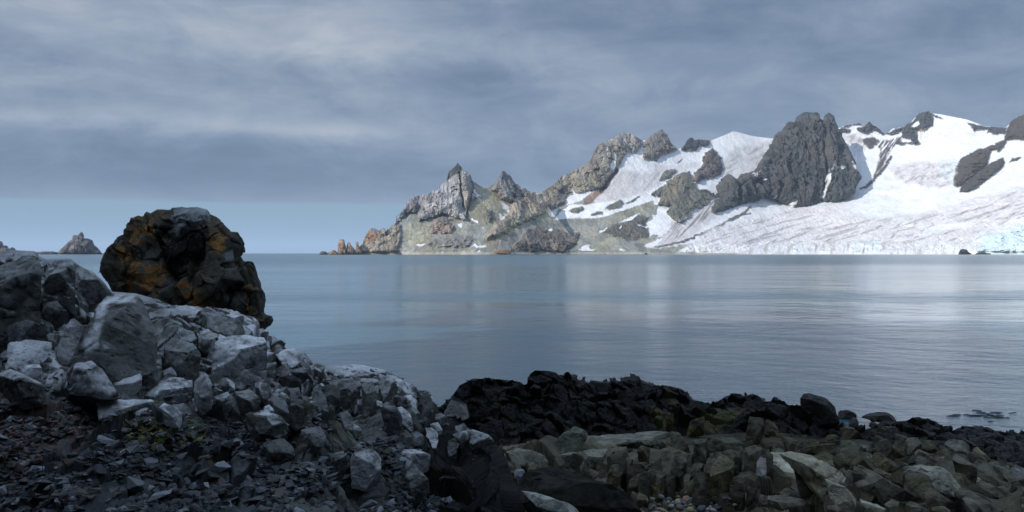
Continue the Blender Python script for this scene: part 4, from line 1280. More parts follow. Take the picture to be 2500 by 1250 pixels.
# right-hand shore of broken slabs ---------------------------------------------
def R_disp(V, px, py):
    d1, t1 = planes(V, (0.8, 0.9, 0.8), 0.10, 0.38, 0.22, 701, ROT2, 0.12)
    d2, t2 = planes(V, (0.36, 0.42, 0.45), 0.06, 0.18, 0.10, 702, ROT2, 0.12, True)
    d3, t3 = planes(V, (0.14, 0.15, 0.13), 0.014, 0.04, 0.025, 703, ROT2, 0.2)
    f1_, q1_, kk_ = facet(V, (1.1, 0.7, 0.42), 0.10, 0.30, 707, ROT3, 0.10, 0.14, 0.07)
    d3 = d3 + f1_ * (0.3 + 0.7 * ss(py, 1060, 1110))
    t3 = q1_
    flat = np.exp(-(((px - 1680) / 150) ** 2 + ((py - 1260) / 50) ** 2) ** 2)          # pebble pocket
    return (d1 + d2 + d3) * (1 - flat) - flat * 0.16, (t1, t2, t3)


def R_col(V, px, py, n, aux):
    t1, t2, t3 = aux
    c = np.array([0.105, 0.098, 0.066]) * (0.45 + 0.45 * t1 + 0.55 * t2 + 0.3 * t3)[:, None]
    g = fbm(V * 1.5, 4, 704, 0.6)
    c = c * (1 + np.clip(g, -0.5, 0.8)[:, None] * np.array([0.7, 0.55, 0.2]))
    wet = ss(1130 - (py - (px - 1800) * 0.14) + g * 40, 0, 50)
    c = c * (1 - 0.55 * wet[:, None])
    moss = paintmask(px, py, V, [[(1640, 1215), (1690, 1200), (1690, 1212), (1650, 1225)], [(1440, 1080), (1480, 1060), (1470, 1100)], [(1700, 1040), (1760, 1030), (1740, 1060)]], 12, 6, 705)
    c = c * (1 - moss[:, None] * 0.8) + np.array([0.12, 0.10, 0.03]) * moss[:, None] * 0.8
    return c


o_right, samp_R = near_sheet('slab_shore', 1190, 2760, 1.7,
    [([(1190, 1095), (1330, 1075), (1400, 1062), (1700, 1066), (1850, 1050), (1950, 1046), (2080, 1046), (2130, 1052), (2180, 1068), (2250, 1080), (2350, 1094), (2450, 1122), (2500, 1142), (2780, 1190)],
      [(1190, 16.5), (1700, 17.0), (1950, 18.5), (2100, 19.6), (2250, 18.2), (2500, 16.2), (2780, 15.0)]),
     ([(1190, 1150), (1500, 1135), (1900, 1110), (2200, 1125), (2500, 1180), (2780, 1215)], [(1190, 13.6), (1500, 14.2), (1900, 15.2), (2200, 15.4), (2500, 14.2), (2780, 13)]),
     ([(1190, 1225), (1500, 1215), (1900, 1215), (2200, 1215), (2500, 1245), (2780, 1265)], [(1190, 12.4), (1700, 12.3), (2200, 11.8), (2500, 11.6), (2780, 11)]),
     ([(1190, 1400), (1900, 1400), (2780, 1430)], [(1190, 9.2), (1900, 9.0), (2780, 8.6)])],
    [70, 90, 90], R_disp, R_col, M_ROCK, back=((0.6, -0.35), (2.0, -1.0), (4.0, -1.6)))


# weed-covered shoals at the water's edge on the right
def S_disp(V, px, py):
    d1, t1 = planes(V, (0.7, 0.9, 0.4), 0.05, 0.12, 0.1, 801, ROT2, 0.3)
    d2, t2 = planes(V, (0.16, 0.2, 0.1), 0.02, 0.04, 0.04, 802, None, 0.4)
    f_, tf_, _ = facet(V, (0.4, 0.5, 0.25), 0.05, 0.16, 808, ROT3, 0.25, 0.05, 0.08)
    return d1 + d2 + f_ + fbm(V * 4, 3, 803, 0.6) * 0.05, (t1, t2, t1 * 0)


o_shoal, samp_S = near_sheet('weedy_shoal', 2140, 2780, 1.8,
    [([(2140, 1048), (2160, 1038), (2185, 1028), (2210, 1026), (2250, 1030), (2280, 1032), (2310, 1042), (2325, 1052), (2345, 1046), (2380, 1040), (2410, 1046), (2450, 1056), (2500, 1062), (2560, 1075), (2780, 1110)],
      [(2140, 21.6), (2250, 22.2), (2350, 22.0), (2500, 21.4), (2780, 19)]),
     ([(2140, 1058), (2250, 1062), (2400, 1090), (2500, 1118), (2780, 1170)], [(2140, 20.6), (2250, 20.6), (2400, 19.6), (2500, 18.6), (2780, 16.8)]),
     ([(2140, 1078), (2250, 1095), (2400, 1135), (2500, 1165), (2780, 1215)], [(2140, 20.0), (2250, 19.6), (2400, 18.4), (2500, 17.4), (2780, 15.5)])],
    [36, 30], S_disp, M_col, M_WEED, crest=0.9, back=((0.3, -0.2), (1.0, -0.7), (2.0, -1.2)))
# ---------------------------------------------------------------- rocks that are things of their own
def zb(p): return [(a / 3.1257, 480 + b / 3.1257) for a, b in p]
def z5(p): return [(1800 + a / 3.379, 880 + b / 3.379) for a, b in p]
def z4(p): return [(1200 + a / 3.379, 880 + b / 3.379) for a, b in p]


def boulder_disp(V, S, side):
    d1, t1, _ = facet(V, (0.62, 0.62, 0.7), 0.03, 0.20, 901, ROT1, 0.10, 0.03, 0.06)
    d0, _ = planes(V, (1.1, 1.1, 1.0), 0.08, 0.45, 0.16, 905, ROT1, 0.12)
    d1 = d1 + d0
    d2, t2 = planes(V, (0.34, 0.34, 0.34), 0.05, 0.17, 0.09, 902, None, 0.15, True)
    d3, t3, k3 = facet(V, (0.30, 0.30, 0.34), 0.03, 0.11, 903, ROT1, 0.25, 0.015, 0.08)
    n = fbm(V * 6, 4, 904, 0.6) * 0.02
    X, Y = S[:, 0], S[:, 1]
    cr = 0.22 * np.exp(-(line_d(X, Y, zb([(1190, 330), (1230, 500), (1270, 620), (1330, 710), (1380, 770), (1450, 785)])) / 5) ** 2)
    cr += 0.10 * np.exp(-(line_d(X, Y, zb([(1260, 620), (1350, 600), (1420, 565)])) / 3) ** 2)
    cr += 0.16 * np.exp(-(line_d(X, Y, zb([(1690, 535), (1780, 530), (1850, 500)])) / 4) ** 2)
    cr += 0.16 * np.exp(-(line_d(X, Y, zb([(1860, 450), (1880, 600), (1930, 720), (1960, 860), (1940, 960)])) / 4) ** 2)
    cr += 0.12 * np.exp(-(line_d(X, Y, zb([(985, 180), (960, 330), (985, 460), (975, 640)])) / 3.5) ** 2)
    cr += 0.25 * np.exp(-(line_d(X, Y, zb([(1850, 690), (1780, 700), (1740, 760)])) / 8) ** 2)
    k = 1 - 0.88 * np.abs(side) ** 7
    d = d1 + d2 + d3 + n
    return (d - d.mean()) * k - cr * (side > 0) * k


def boulder_col(V, S, nn):
    X, Y = S[:, 0], S[:, 1]
    _, t = planes(V, (0.34, 0.34, 0.34), 0.05, 0.17, 0.09, 902, None, 0.15, True)
    c = np.array([0.066, 0.066, 0.056]) * (0.6 + 0.8 * t[:, None])
    c = c * (1 + fbm(V * 3, 4, 911)[:, None] * 0.8)
    br = ss(fbm(V * 1.8, 4, 912, 0.6), -0.1, 0.3)[:, None]
    c = c * (1 - br * 0.6) + np.array([0.075, 0.058, 0.030]) * br * 0.6
    cap = paintmask(X, Y, V, [zb([(1310, 95), (1400, 70), (1590, 90), (1600, 160), (1480, 165), (1400, 230), (1310, 260)]), zb([(1700, 440), (1790, 400), (1780, 480), (1700, 500)])], 8, 5, 913)[:, None]
    c = c * (1 - cap) + np.array([0.20, 0.22, 0.22]) * (0.8 + 0.4 * t[:, None]) * cap
    og = paintmask(X, Y, V, [zb([(975, 180), (1080, 140), (1200, 200), (1175, 300), (1110, 350), (1000, 350), (940, 300)]), zb([(860, 370), (990, 380), (980, 500), (965, 690), (925, 680), (880, 500)]),
                             zb([(990, 470), (1180, 480), (1250, 600), (1240, 740), (1140, 800), (970, 740)]), zb([(1560, 270), (1690, 250), (1740, 350), (1660, 440), (1580, 380)]),
                             zb([(1330, 630), (1460, 640), (1560, 740), (1620, 880), (1440, 900), (1350, 760)]), zb([(1180, 100), (1270, 100), (1260, 150), (1190, 160)]), zb([(1880, 640), (1930, 700), (1960, 920), (1900, 900)])], 22, 10, 914)
    og = og * ss(fbm(V * 6, 6, 915, 0.72), -0.12, 0.10)
    c = c * (1 - og[:, None] * 0.85) + np.array([0.235, 0.118, 0.030]) * (0.6 + 0.8 * rnd((V[:, 0] * 90).astype(int), (V[:, 1] * 90).astype(int), (V[:, 2] * 90).astype(int), 3)[:, None]) * og[:, None] * 0.85
    bk = paintmask(X, Y, V, [zb([(1190, 200), (1300, 190), (1340, 280), (1440, 160), (1580, 150), (1600, 300), (1540, 430), (1420, 470), (1330, 590), (1240, 590), (1180, 420)]), zb([(940, 370), (1100, 360), (1060, 470), (960, 500)]),
                             zb([(960, 560), (1010, 520), (1020, 700), (970, 730)]), zb([(1250, 600), (1330, 600), (1470, 780), (1400, 790)]), zb([(1740, 680), (1880, 640), (1860, 740), (1740, 800)]), zb([(880, 310), (960, 300), (980, 350), (900, 355)])], 30, 8, 916)
    bk = bk * ss(fbm(V * 7, 4, 917, 0.65), -0.30, -0.02)
    c = c * (1 - bk[:, None] * 0.9) + np.array([0.008, 0.008, 0.008]) * bk[:, None] * 0.9
    sp = ss(fbm(V * 22, 3, 918, 0.7), 0.34, 0.42) * 0.5
    return c * (1 - sp[:, None]) + np.array([0.25, 0.25, 0.23]) * sp[:, None]


OUT_BIG = zb([(850, 735), (800, 640), (755, 560), (752, 500), (790, 430), (815, 385), (870, 345), (890, 315), (948, 300), (945, 245), (972, 210), (980, 175), (1055, 140), (1085, 148), (1118, 116), (1150, 130), (1200, 100), (1300, 98),
              (1312, 84), (1400, 78), (1500, 86), (1575, 105), (1592, 130), (1650, 152), (1720, 200), (1770, 255), (1822, 262), (1845, 300), (1862, 380), (1852, 450), (1872, 488), (1930, 498), (1952, 530), (1970, 640), (1990, 705),
              (2018, 735), (2028, 800), (2024, 885), (2045, 898), (2082, 905), (2100, 950), (2080, 990), (2020, 1030), (1950, 1010), (1860, 1000), (1700, 970), (1500, 950), (1300, 900), (1000, 820), (900, 790)])
o = lens_rock('boulder', OUT_BIG, 13.9, 0.75, 1.35, 51, boulder_col, boulder_disp, M_ROCK, 0.9, 1.0, 0.5)
tag(o, 'huge boulder blotched with orange and black lichen, standing on the outcrop against sky', 'boulder')


# --- far islets and stacks
def far_rock(name, outline, d, thick, base, label, cat, seed, group=None, accent=None):
    base = np.array(base)

    def dfn(V, S, side):
        k = np.clip(1 - np.abs(side) ** 5, 0.02, 1)
        s = thick / 60.0
        return (ridged(V / (26 * s), 5, seed) * 5 + facet(V, (16 * s, 16 * s, 22 * s), 2.5, 7, seed + 1, None, 0.4, 2.0, 0.1)[0]) * s * k

    def cfn(V, S, nn):
        s = thick / 60.0
        _, t, k = facet(V, (10 * s, 10 * s, 14 * s), 1, 1, seed + 2, None, 0.5, 0, 0.1)
        c = base * (0.65 + 0.7 * t[:, None])
        if accent is not None:
            a = ss(fbm(V / (14 * s), 4, seed + 3, 0.6), -0.05, 0.2)[:, None]
            c = c * (1 - a) + np.array(accent) * (0.7 + 0.6 * t[:, None]) * a
        wet = ss(V[:, 2], 2.5 * s + 1.5, 0.5)[:, None]
        return c * (1 - 0.7 * wet)
    o = lens_rock(name, outline, d, thick, 0.9, seed, cfn, dfn, M_FAR, 1.0, 0.9, 0.5)
    tag(o, label, cat, group)
    return o


far_rock('island', zb([(438, 438), (442, 424), (460, 408), (482, 385), (505, 362), (525, 342), (556, 326), (560, 296), (588, 294), (594, 324), (606, 320), (617, 270), (627, 270), (638, 318), (655, 318), (680, 322), (705, 335), (716, 372),
                      (735, 385), (752, 398), (775, 428), (790, 440)]), 3400, 90, (0.085, 0.08, 0.085), 'small steep rocky island with two turrets on top, alone on the horizon', 'island', 61, None, (0.17, 0.165, 0.165))
far_rock('island', zb([(-200, 440), (-120, 360), (-60, 320), (0, 338), (14, 342), (32, 380), (55, 378), (68, 395), (95, 404), (125, 408), (140, 440)]), 3300, 80, (0.10, 0.09, 0.09),
         'jagged end of a rocky island cut off by the left edge', 'island', 62, None, (0.18, 0.165, 0.16))
far_rock('skerry', zb([(250, 440), (262, 426), (330, 420), (400, 419), (440, 424), (445, 440)]), 3420, 25, (0.10, 0.10, 0.11), 'low flat skerry reaching out left of the turreted island', 'skerry', 63)
SG = 'sea stacks off the tip of the headland'
far_rock('sea_stack', z6([(182, 975), (178, 900), (184, 850), (198, 826), (222, 820), (243, 826), (250, 862), (262, 900), (268, 975)]), 2690, 22, (0.24, 0.20, 0.16), 'tallest, blocky rust topped sea stack off the headland tip', 'sea stack', 64, SG, (0.36, 0.20, 0.10))
far_rock('sea_stack', z6([(262, 975), (268, 885), (284, 850), (300, 858), (318, 888), (345, 920), (356, 975)]), 2695, 20, (0.23, 0.20, 0.17), 'broad stepped sea stack just right of the tallest one', 'sea stack', 65, SG, (0.33, 0.20, 0.12))
far_rock('sea_stack', z6([(345, 975), (356, 905), (362, 872), (352, 850), (368, 838), (380, 852), (382, 876), (396, 905), (430, 975)]), 2700, 20, (0.22, 0.19, 0.16), 'thin necked sea stack with a knob on top beside the cliffs', 'sea stack', 66, SG, (0.30, 0.19, 0.12))
far_rock('skerry', z6([(-5, 975), (8, 948), (35, 937), (65, 945), (85, 975)]), 2680, 10, (0.10, 0.10, 0.10), 'dark low skerry farthest out from the headland', 'skerry', 67)
far_rock('skerry', z6([(85, 975), (96, 950), (130, 926), (160, 934), (188, 975)]), 2685, 12, (0.24, 0.18, 0.12), 'rust coloured low skerry between the dark one and the tallest stack', 'skerry', 68, None, (0.34, 0.20, 0.10))
far_rock('shore_crag', z6([(1680, 970), (1700, 935), (1718, 916), (1750, 920), (1800, 926), (1862, 922), (1885, 945), (1890, 970)]), 2760, 14, (0.20, 0.15, 0.11), 'bright rust orange crag on the far beach', 'rock', 69, None, (0.30, 0.17, 0.09))
far_rock('shore_crag', z6([(1530, 970), (1548, 945), (1600, 938), (1650, 944), (1700, 948), (1712, 970)]), 2750, 10, (0.10, 0.095, 0.09), 'low dark crag on the far beach left of the orange one', 'rock', 70)
far_rock('shore_crag', z8([(1726, 1200), (1738, 1165), (1748, 1150), (1770, 1147), (1795, 1152), (1812, 1172), (1832, 1184), (1835, 1200)]), 2950, 18, (0.055, 0.055, 0.06), 'black humped rock in the water before the ice front', 'rock', 71)
far_rock('shore_crag', z8([(1845, 1200), (1870, 1180), (1905, 1172), (1940, 1178), (1985, 1182), (1990, 1200)]), 2955, 10, (0.07, 0.07, 0.07), 'flat dark ledge right of the black humped rock', 'rock', 72)
far_rock('shore_crag', z7([(1000, 1190), (1008, 1168), (1022, 1164), (1035, 1176), (1040, 1190)]), 2960, 8, (0.06, 0.06, 0.06), 'tiny dark rock at the middle of the long far beach', 'rock', 73)


# --- angular blocks
def rock_mesh(name, V, Fc, edge, seed, size, rough=1.0, chops=6):
    """convex or hand made hull -> finer mesh with chipped faces"""
    bm = bmesh.new()
    vs = [bm.verts.new(v) for v in V]
    bmesh.ops.convex_hull(bm, input=vs)
    for v in [v for v in bm.verts if not v.link_faces]:
        bm.verts.remove(v)
    rc = random.Random(seed * 7 + 1)
    for _ in range(chops):               # cleave flat faces off the side that shows
        nrm = Vector((rc.uniform(-0.9, 0.9), rc.uniform(-1.0, -0.25), rc.uniform(-0.25, 0.95))).normalized()
        e_ = [v.co.dot(nrm) for v in bm.verts]
        hi, lo = max(e_), min(e_)
        cut = hi - (hi - lo) * rc.uniform(0.07, 0.20)
        g_ = bm.verts[:] + bm.edges[:] + bm.faces[:]
        bmesh.ops.bisect_plane(bm, geom=g_, plane_co=nrm * cut, plane_no=nrm, clear_outer=True)
        be = [e for e in bm.edges if len(e.link_faces) == 1]
        if be:
            bmesh.ops.holes_fill(bm, edges=be)
    bmesh.ops.triangulate(bm, faces=bm.faces[:])
    for _ in range(6):
        es = [e for e in bm.edges if e.calc_length() > edge]
        if not es:
            break
        bmesh.ops.subdivide_edges(bm, edges=es, cuts=1)
        bmesh.ops.triangulate(bm, faces=[f for f in bm.faces if len(f.verts) > 3])
    bm.normal_update()
    me = bpy.data.meshes.new(name)
    bm.to_mesh(me)
    bm.free()
    n = len(me.vertices)
    P = np.empty(n * 3, np.float32)
    me.vertices.foreach_get('co', P)
    P = P.reshape(-1, 3)
    nn = np.empty(n * 3, np.float32)
    me.vertices.foreach_get('normal', nn)
    nn = nn.reshape(-1, 3)
    s = size
    Q = P + seed * 7.31
    d1, t1 = planes(Q, (s * 0.5,) * 3, s * 0.012, s * 0.03, s * 0.008, 950, ROT1, 0.15)
    d2, t2 = planes(Q, (s * 0.16,) * 3, s * 0.007, s * 0.020, s * 0.006, 951, None, 0.2, True)
    d = (d1 + d2 + fbm(Q / s * 9, 3, 952) * s * 0.012 - s * 0.02 * ss(-cells(Q, (s * 0.33,) * 3, 953, ROT1, 0.3)[0], -0.07, 0.0)) * rough
    P2 = P + nn * d[:, None]
    me.vertices.foreach_set('co', P2.ravel())
    me.update()
    return me, P2, nn, t1, t2, Q


def block(name, pts, samp, col, lean=0.7, thick=0.8, ridge=0.18, crust=0.0, label=None, cat=None, group=None, parent=None, forward=0.0, seed=0, patches=(), pcol=(0.62, 0.64, 0.65), mat=None, edge=0.055, d=None, jit=0.0, chops=5, sink=None):
    pts = [(float(a), float(b)) for a, b in pts]
    xs = [p[0] for p in pts]
    ys = [p[1] for p in pts]
    y1, y0 = max(ys), min(ys)
    cx = sum(xs) / len(xs)
    if sink is None:
        sink = d is None and 'overhang' not in (label or '')
    if d is None:
        d = samp(cx, y1 - 0.12 * (y1 - y0)).y
    d -= forward
    size = max(max(xs) - min(xs), y1 - y0) / F * d
    r = random.Random(seed * 13 + int(cx))
    V = []
    for a, b in pts:
        f_ = (y1 - b) / max(y1 - y0, 1)
        dd = d + lean * 0.5 * (y1 - b) / F * d + max(0.0, f_ - 0.62) / 0.38 * 0.42 * size + r.uniform(-0.04, 0.04) * size
        V.append(at(a, b, dd))
        # the unseen back of the block, a little lower and narrower
        e = dd + thick * size * r.uniform(0.7, 1.0)
        V.append(at(cx + (a - cx) * 0.82 * d / e + (a - cx) * 0.0, b + (y1 - y0) * 0.06, e))
    if sink:                             # grow out of the bedrock instead of resting on a round underside
        for a, b in pts:
            if (y1 - b) / max(y1 - y0, 1) < 0.55:
                V.append(at(cx + (a - cx) * 0.97, b + (y1 - y0) * 0.45, d + 0.1 * size))
    for _ in range(2):
        u, w = r.uniform(0.2, 0.8), r.uniform(0.28, 0.5)
        a, b = min(xs) + u * (max(xs) - min(xs)), y0 + w * (y1 - y0)
        V.append(at(a, b, d + lean * 0.5 * (y1 - b) / F * d - 0.7 * ridge * size * r.uniform(0.6, 1.2)))
    V.append(at(cx, y1 + (y1 - y0) * 0.15, d + 0.3 * size))
    o3 = Vector(at(cx, y1, d + 0.3 * size))
    me, P, nn, t1, t2, Q = rock_mesh(name, [Vector(v) - o3 for v in V], None, max(edge * size / 0.8, 0.03), seed + 1, size, 1.0, chops)
    W = P + np.array(o3)
    c = np.array(col) * (0.6 + 0.45 * t1 + 0.45 * t2)[:, None] * (1 + fbm(W * 5, 5, 953, 0.65)[:, None] * 1.1)
    sc_ = ss(-fbm(W * 3.2, 5, 958, 0.65), 0.08, 0.24)[:, None] * 0.8
    c = c * (1 - sc_) + np.array((0.014, 0.014, 0.013)) * sc_
    n2 = np.empty(len(P) * 3, np.float32)
    me.vertices.foreach_get('normal', n2)
    up = n2.reshape(-1, 3)[:, 2]
    if crust:  # pale crust on upward faces, raised to paint the tops brighter
        k = (ss(up + fbm(W * 4, 3, 954) * 0.4, 0.1, 0.6) * ss(fbm(W * 6, 4, 955, 0.65), -0.25, 0.12) * min(1.0, crust * 1.25))[:, None]
        c = c * (1 - k) + (np.array([0.64, 0.66, 0.67]) if cx < 1180 else np.array([0.34, 0.325, 0.25])) * k
    if patches:
        px = 1250 + W[:, 0] / W[:, 1] * F
        py = HZ + (CAMH - W[:, 2]) / W[:, 1] * F
        k = paintmask(px, py, W, patches, 10, 5, 956) * ss(fbm(W * 9, 4, 957, 0.65), -0.3, 0.1)
        c = c * (1 - k[:, None]) + np.array(pcol) * k[:, None]
    set_col(me, c)
    me.polygons.foreach_set('use_smooth', np.zeros(len(me.polygons), bool))
    o = link(name, me, mat or M_ROCK, parent)
    o.location = o3
    if label:
        tag(o, label, cat or 'rock', group)
    return o


G1 = (0.105, 0.11, 0.10)
G2 = (0.065, 0.068, 0.062)
PALE = (0.36, 0.39, 0.40)
BLK = (0.045, 0.048, 0.050)
# left outcrop, from the top of the picture down
L = samp_L
block('rock', [(178, 868), (205, 838), (228, 800), (240, 742), (262, 722), (330, 722), (352, 732), (385, 790), (396, 842), (300, 880), (250, 884)], L, (0.12, 0.125, 0.118), 0.55, 0.7, 0.12, 0.0,
      'big grey wedge shaped block with a white streaked left edge below the lichen boulder', seed=1, patches=[[(226, 736), (300, 718), (335, 722), (330, 738), (262, 748), (245, 800), (235, 850), (210, 870), (208, 830), (235, 780)], [(255, 838), (285, 850), (280, 860), (255, 850)]], forward=0.25)
block('rock', [(18, 840), (38, 828), (85, 832), (128, 836), (134, 862), (138, 888), (60, 900), (12, 880)], L, PALE, 0.9, 0.8, 0.06, 0.5, 'pale almost white slab at the left edge under the dark rock wall', seed=2, forward=0.2)
block('rock', [(128, 866), (150, 826), (172, 782), (182, 778), (206, 798), (220, 840), (212, 868), (176, 876)], L, (0.20, 0.21, 0.21), 0.5, 0.7, 0.22, 0.0, 'pointed block with a pale left face beside the white streaked wedge', seed=3, forward=0.2,
      patches=[[(135, 866), (172, 782), (178, 800), (182, 868), (160, 872)]], pcol=(0.42, 0.42, 0.42))
block('rock', [(484, 815), (492, 805), (508, 802), (520, 812), (527, 832), (515, 842), (494, 842), (484, 830)], L, (0.30, 0.32, 0.30), 0.5, 0.8, 0.2, 0.3, 'small rounded pale stone lying alone in front of the lichen boulder', seed=4, forward=0.25)
block('rock', [(462, 788), (480, 764), (506, 750), (524, 768), (590, 788), (600, 800), (588, 822), (545, 822), (490, 806)], L, G1, 0.6, 0.7, 0.2, 0.3, 'sharp ridged grey rock against the foot of the lichen boulder', seed=5, forward=0.2)
block('rock', [(492, 860), (520, 836), (566, 818), (612, 818), (644, 826), (656, 850), (662, 905), (640, 935), (590, 945), (530, 925), (498, 890)], L, (0.22, 0.235, 0.24), 0.8, 0.6, 0.12, 0.9, 'broad whitened block left of the long vertical cleft', seed=6, forward=0.15)
block('rock', [(668, 872), (690, 853), (724, 850), (738, 858), (746, 878), (728, 890), (692, 897), (674, 888)], L, (0.24, 0.25, 0.25), 0.8, 0.7, 0.12, 0.9, 'flat pale capstone overhanging the right side of the vertical cleft', seed=7, forward=0.25)
block('rock', [(110, 920), (140, 902), (190, 888), (222, 884), (250, 905), (278, 945), (300, 972), (240, 975), (160, 960), (118, 945)], L, BLK, -0.1, 0.7, 0.05, 0.5, 'low dark overhanging block with a pale top in the lower left', seed=8, forward=0.3)
block('rock', [(-10, 912), (24, 902), (50, 920), (72, 938), (112, 944), (110, 962), (60, 970), (20, 965), (-10, 955)], L, G2, 0.3, 0.7, 0.1, 0.5, 'hollowed dark grey rock cut by the left edge', seed=9, forward=0.25)
block('rock', [(342, 955), (372, 932), (418, 922), (442, 922), (468, 930), (474, 952), (452, 980), (410, 988), (372, 984), (348, 974)], L, (0.15, 0.16, 0.165), 0.6, 0.7, 0.25, 0.9, 'block with pale left top and dark right face amid the pale belt', seed=10, forward=0.3)
block('rock', [(470, 930), (488, 918), (505, 912), (518, 940), (516, 966), (490, 984), (474, 970)], L, (0.20, 0.21, 0.21), 0.4, 0.7, 0.25, 0.4, 'upright split stone touching the pale topped block', seed=11, forward=0.3)
block('rock', [(236, 985), (270, 978), (368, 976), (384, 990), (380, 1012), (300, 1018), (240, 1008)], L, (0.14, 0.15, 0.155), 0.9, 0.6, 0.06, 0.8, 'long flat topped ledge stone above the mossy rubble', seed=12, forward=0.2)
block('rock', [(382, 1000), (400, 985), (430, 992), (446, 1008), (440, 1024), (410, 1028), (386, 1018)], L, (0.25, 0.27, 0.28), 0.5, 0.7, 0.2, 0.6, 'bluish pale cube at the right end of the flat ledge stone', seed=13, forward=0.25)
block('rock', [(853, 1112), (880, 1096), (916, 1100), (932, 1116), (930, 1160), (900, 1170), (858, 1160)], L, (0.17, 0.18, 0.18), 0.4, 0.9, 0.12, 0.4, 'squared grey block jutting beside the black hollow', seed=14, forward=0.35)
block('rock', [(922, 1104), (960, 1100), (1012, 1100), (1052, 1112), (1052, 1132), (1008, 1148), (960, 1158), (934, 1155)], L, (0.12, 0.125, 0.125), 0.5, 0.7, 0.12, 0.5, 'long slab right behind the squared grey block', seed=15, forward=0.25)
block('rock', [(756, 1020), (764, 988), (784, 992), (812, 1018), (806, 1032), (760, 1034)], L, (0.16, 0.165, 0.155), 0.4, 0.7, 0.25, 0.2, 'triangular upright stone below the far knoll', seed=16, forward=0.25)
block('rock', [(840, 1038), (862, 1032), (884, 1048), (886, 1062), (862, 1062), (846, 1052)], L, (0.24, 0.26, 0.26), 0.6, 0.7, 0.2, 0.5, 'pale chip of rock on the dark steep face', seed=17, forward=0.25)
block('rock', [(262, 910), (300, 896), (342, 908), (350, 942), (330, 962), (290, 955), (268, 935)], L, (0.30, 0.32, 0.32), 0.8, 0.7, 0.12, 0.8, 'rounded whitish knob behind the dark overhanging block', seed=18, forward=0.1)
block('rock', [(0, 640), (60, 628), (95, 640), (104, 700), (98, 790), (60, 838), (0, 842), (-60, 800), (-60, 680)], L, (0.085, 0.092, 0.084), 0.25, 0.5, 0.10, 0.2, 'tall greenish grey wall block at the left edge', seed=19, forward=0.5)
block('rock', [(108, 648), (150, 636), (176, 640), (182, 690), (185, 740), (150, 752), (118, 742), (104, 700)], L, (0.07, 0.075, 0.072), 0.25, 0.6, 0.12, 0.4, 'dark blocky rock with a flat top next to the left wall block', seed=20, forward=0.5)
block('rock', [(182, 700), (176, 640), (198, 652), (236, 676), (262, 704), (272, 718), (240, 722), (196, 728)], L, (0.14, 0.15, 0.14), 0.7, 0.6, 0.08, 0.3, 'smooth sloping grey shoulder left of the lichen boulder', seed=21, forward=0.3)
block('rock', [(395, 850), (420, 826), (470, 838), (495, 862), (488, 905), (440, 915), (402, 900)], L, (0.10, 0.108, 0.10), 0.3, 0.6, 0.2, 0.2, 'dark hollow faced block between the wedge and the whitened block', seed=22, forward=0.2)
for k, (pts, c, cr) in enumerate([
        ([(318, 895), (350, 868), (392, 870), (398, 905), (365, 925), (330, 918)], G1, 0.6), ([(398, 905), (420, 896), (432, 914), (418, 926), (400, 922)], PALE, 0.4), ([(40, 895), (95, 890), (108, 905), (60, 918), (36, 910)], PALE, 0.5),
        ([(620, 935), (650, 930), (664, 945), (655, 972), (628, 965)], G2, 0.6), ([(560, 960), (610, 950), (640, 975), (620, 1010), (575, 1000)], G2, 0.3), ([(600, 1012), (640, 1002), (690, 1018), (704, 1040), (640, 1046)], G1, 0.7),
        ([(690, 910), (735, 898), (770, 905), (765, 935), (715, 945)], BLK, 0.2), ([(742, 900), (770, 888), (795, 892), (790, 912), (756, 915)], G1, 0.8), ([(800, 930), (850, 925), (880, 935), (884, 975), (820, 985)], G1, 0.2),
        ([(880, 935), (910, 930), (922, 960), (916, 1010), (886, 1000)], G1, 0.2), ([(925, 925), (955, 922), (975, 945), (965, 985), (935, 980)], G1, 0.4), ([(690, 950), (730, 945), (745, 985), (735, 1020), (705, 1010)], G2, 0.2),
        ([(745, 975), (780, 960), (800, 985), (760, 1000)], G2, 0.3), ([(860, 985), (900, 1000), (905, 1030), (870, 1025)], G2, 0.2), ([(930, 995), (965, 990), (985, 1020), (975, 1048), (940, 1040)], BLK, 0.2),
        ([(520, 968), (556, 958), (570, 985), (545, 1012), (518, 1000)], G2, 0.5), ([(100, 740), (140, 735), (168, 765), (150, 800), (110, 800)], BLK, 0.1), ([(150, 760), (185, 742), (210, 765), (190, 790), (160, 790)], G2, 0.4),
        ([(30, 845), (10, 800), (60, 780), (110, 800), (128, 832), (80, 838)], BLK, 0.1), ([(735, 1050), (780, 1040), (800, 1062), (770, 1085), (735, 1080)], G2, 0.2), ([(640, 1080), (690, 1070), (720, 1095), (690, 1120), (648, 1110)], G2, 0.1),
        ([(790, 1110), (840, 1100), (855, 1130), (830, 1165), (795, 1150)], G2, 0.2), ([(970, 1150), (1020, 1140), (1050, 1175), (1010, 1210), (968, 1195)], G2, 0.2), ([(1105, 1060), (1140, 1050), (1165, 1075), (1130, 1095)], G2, 0.4),
        ([(1140, 1048), (1190, 1062), (1215, 1088), (1180, 1095), (1150, 1075)], G2, 0.5), ([(1050, 1035), (1070, 1030), (1080, 1048), (1058, 1056)], PALE, 0.2)]):
    block('stone', pts, L, c, 0.5, 0.7, 0.18, cr, parent=o_left, seed=100 + k, forward=0.18)

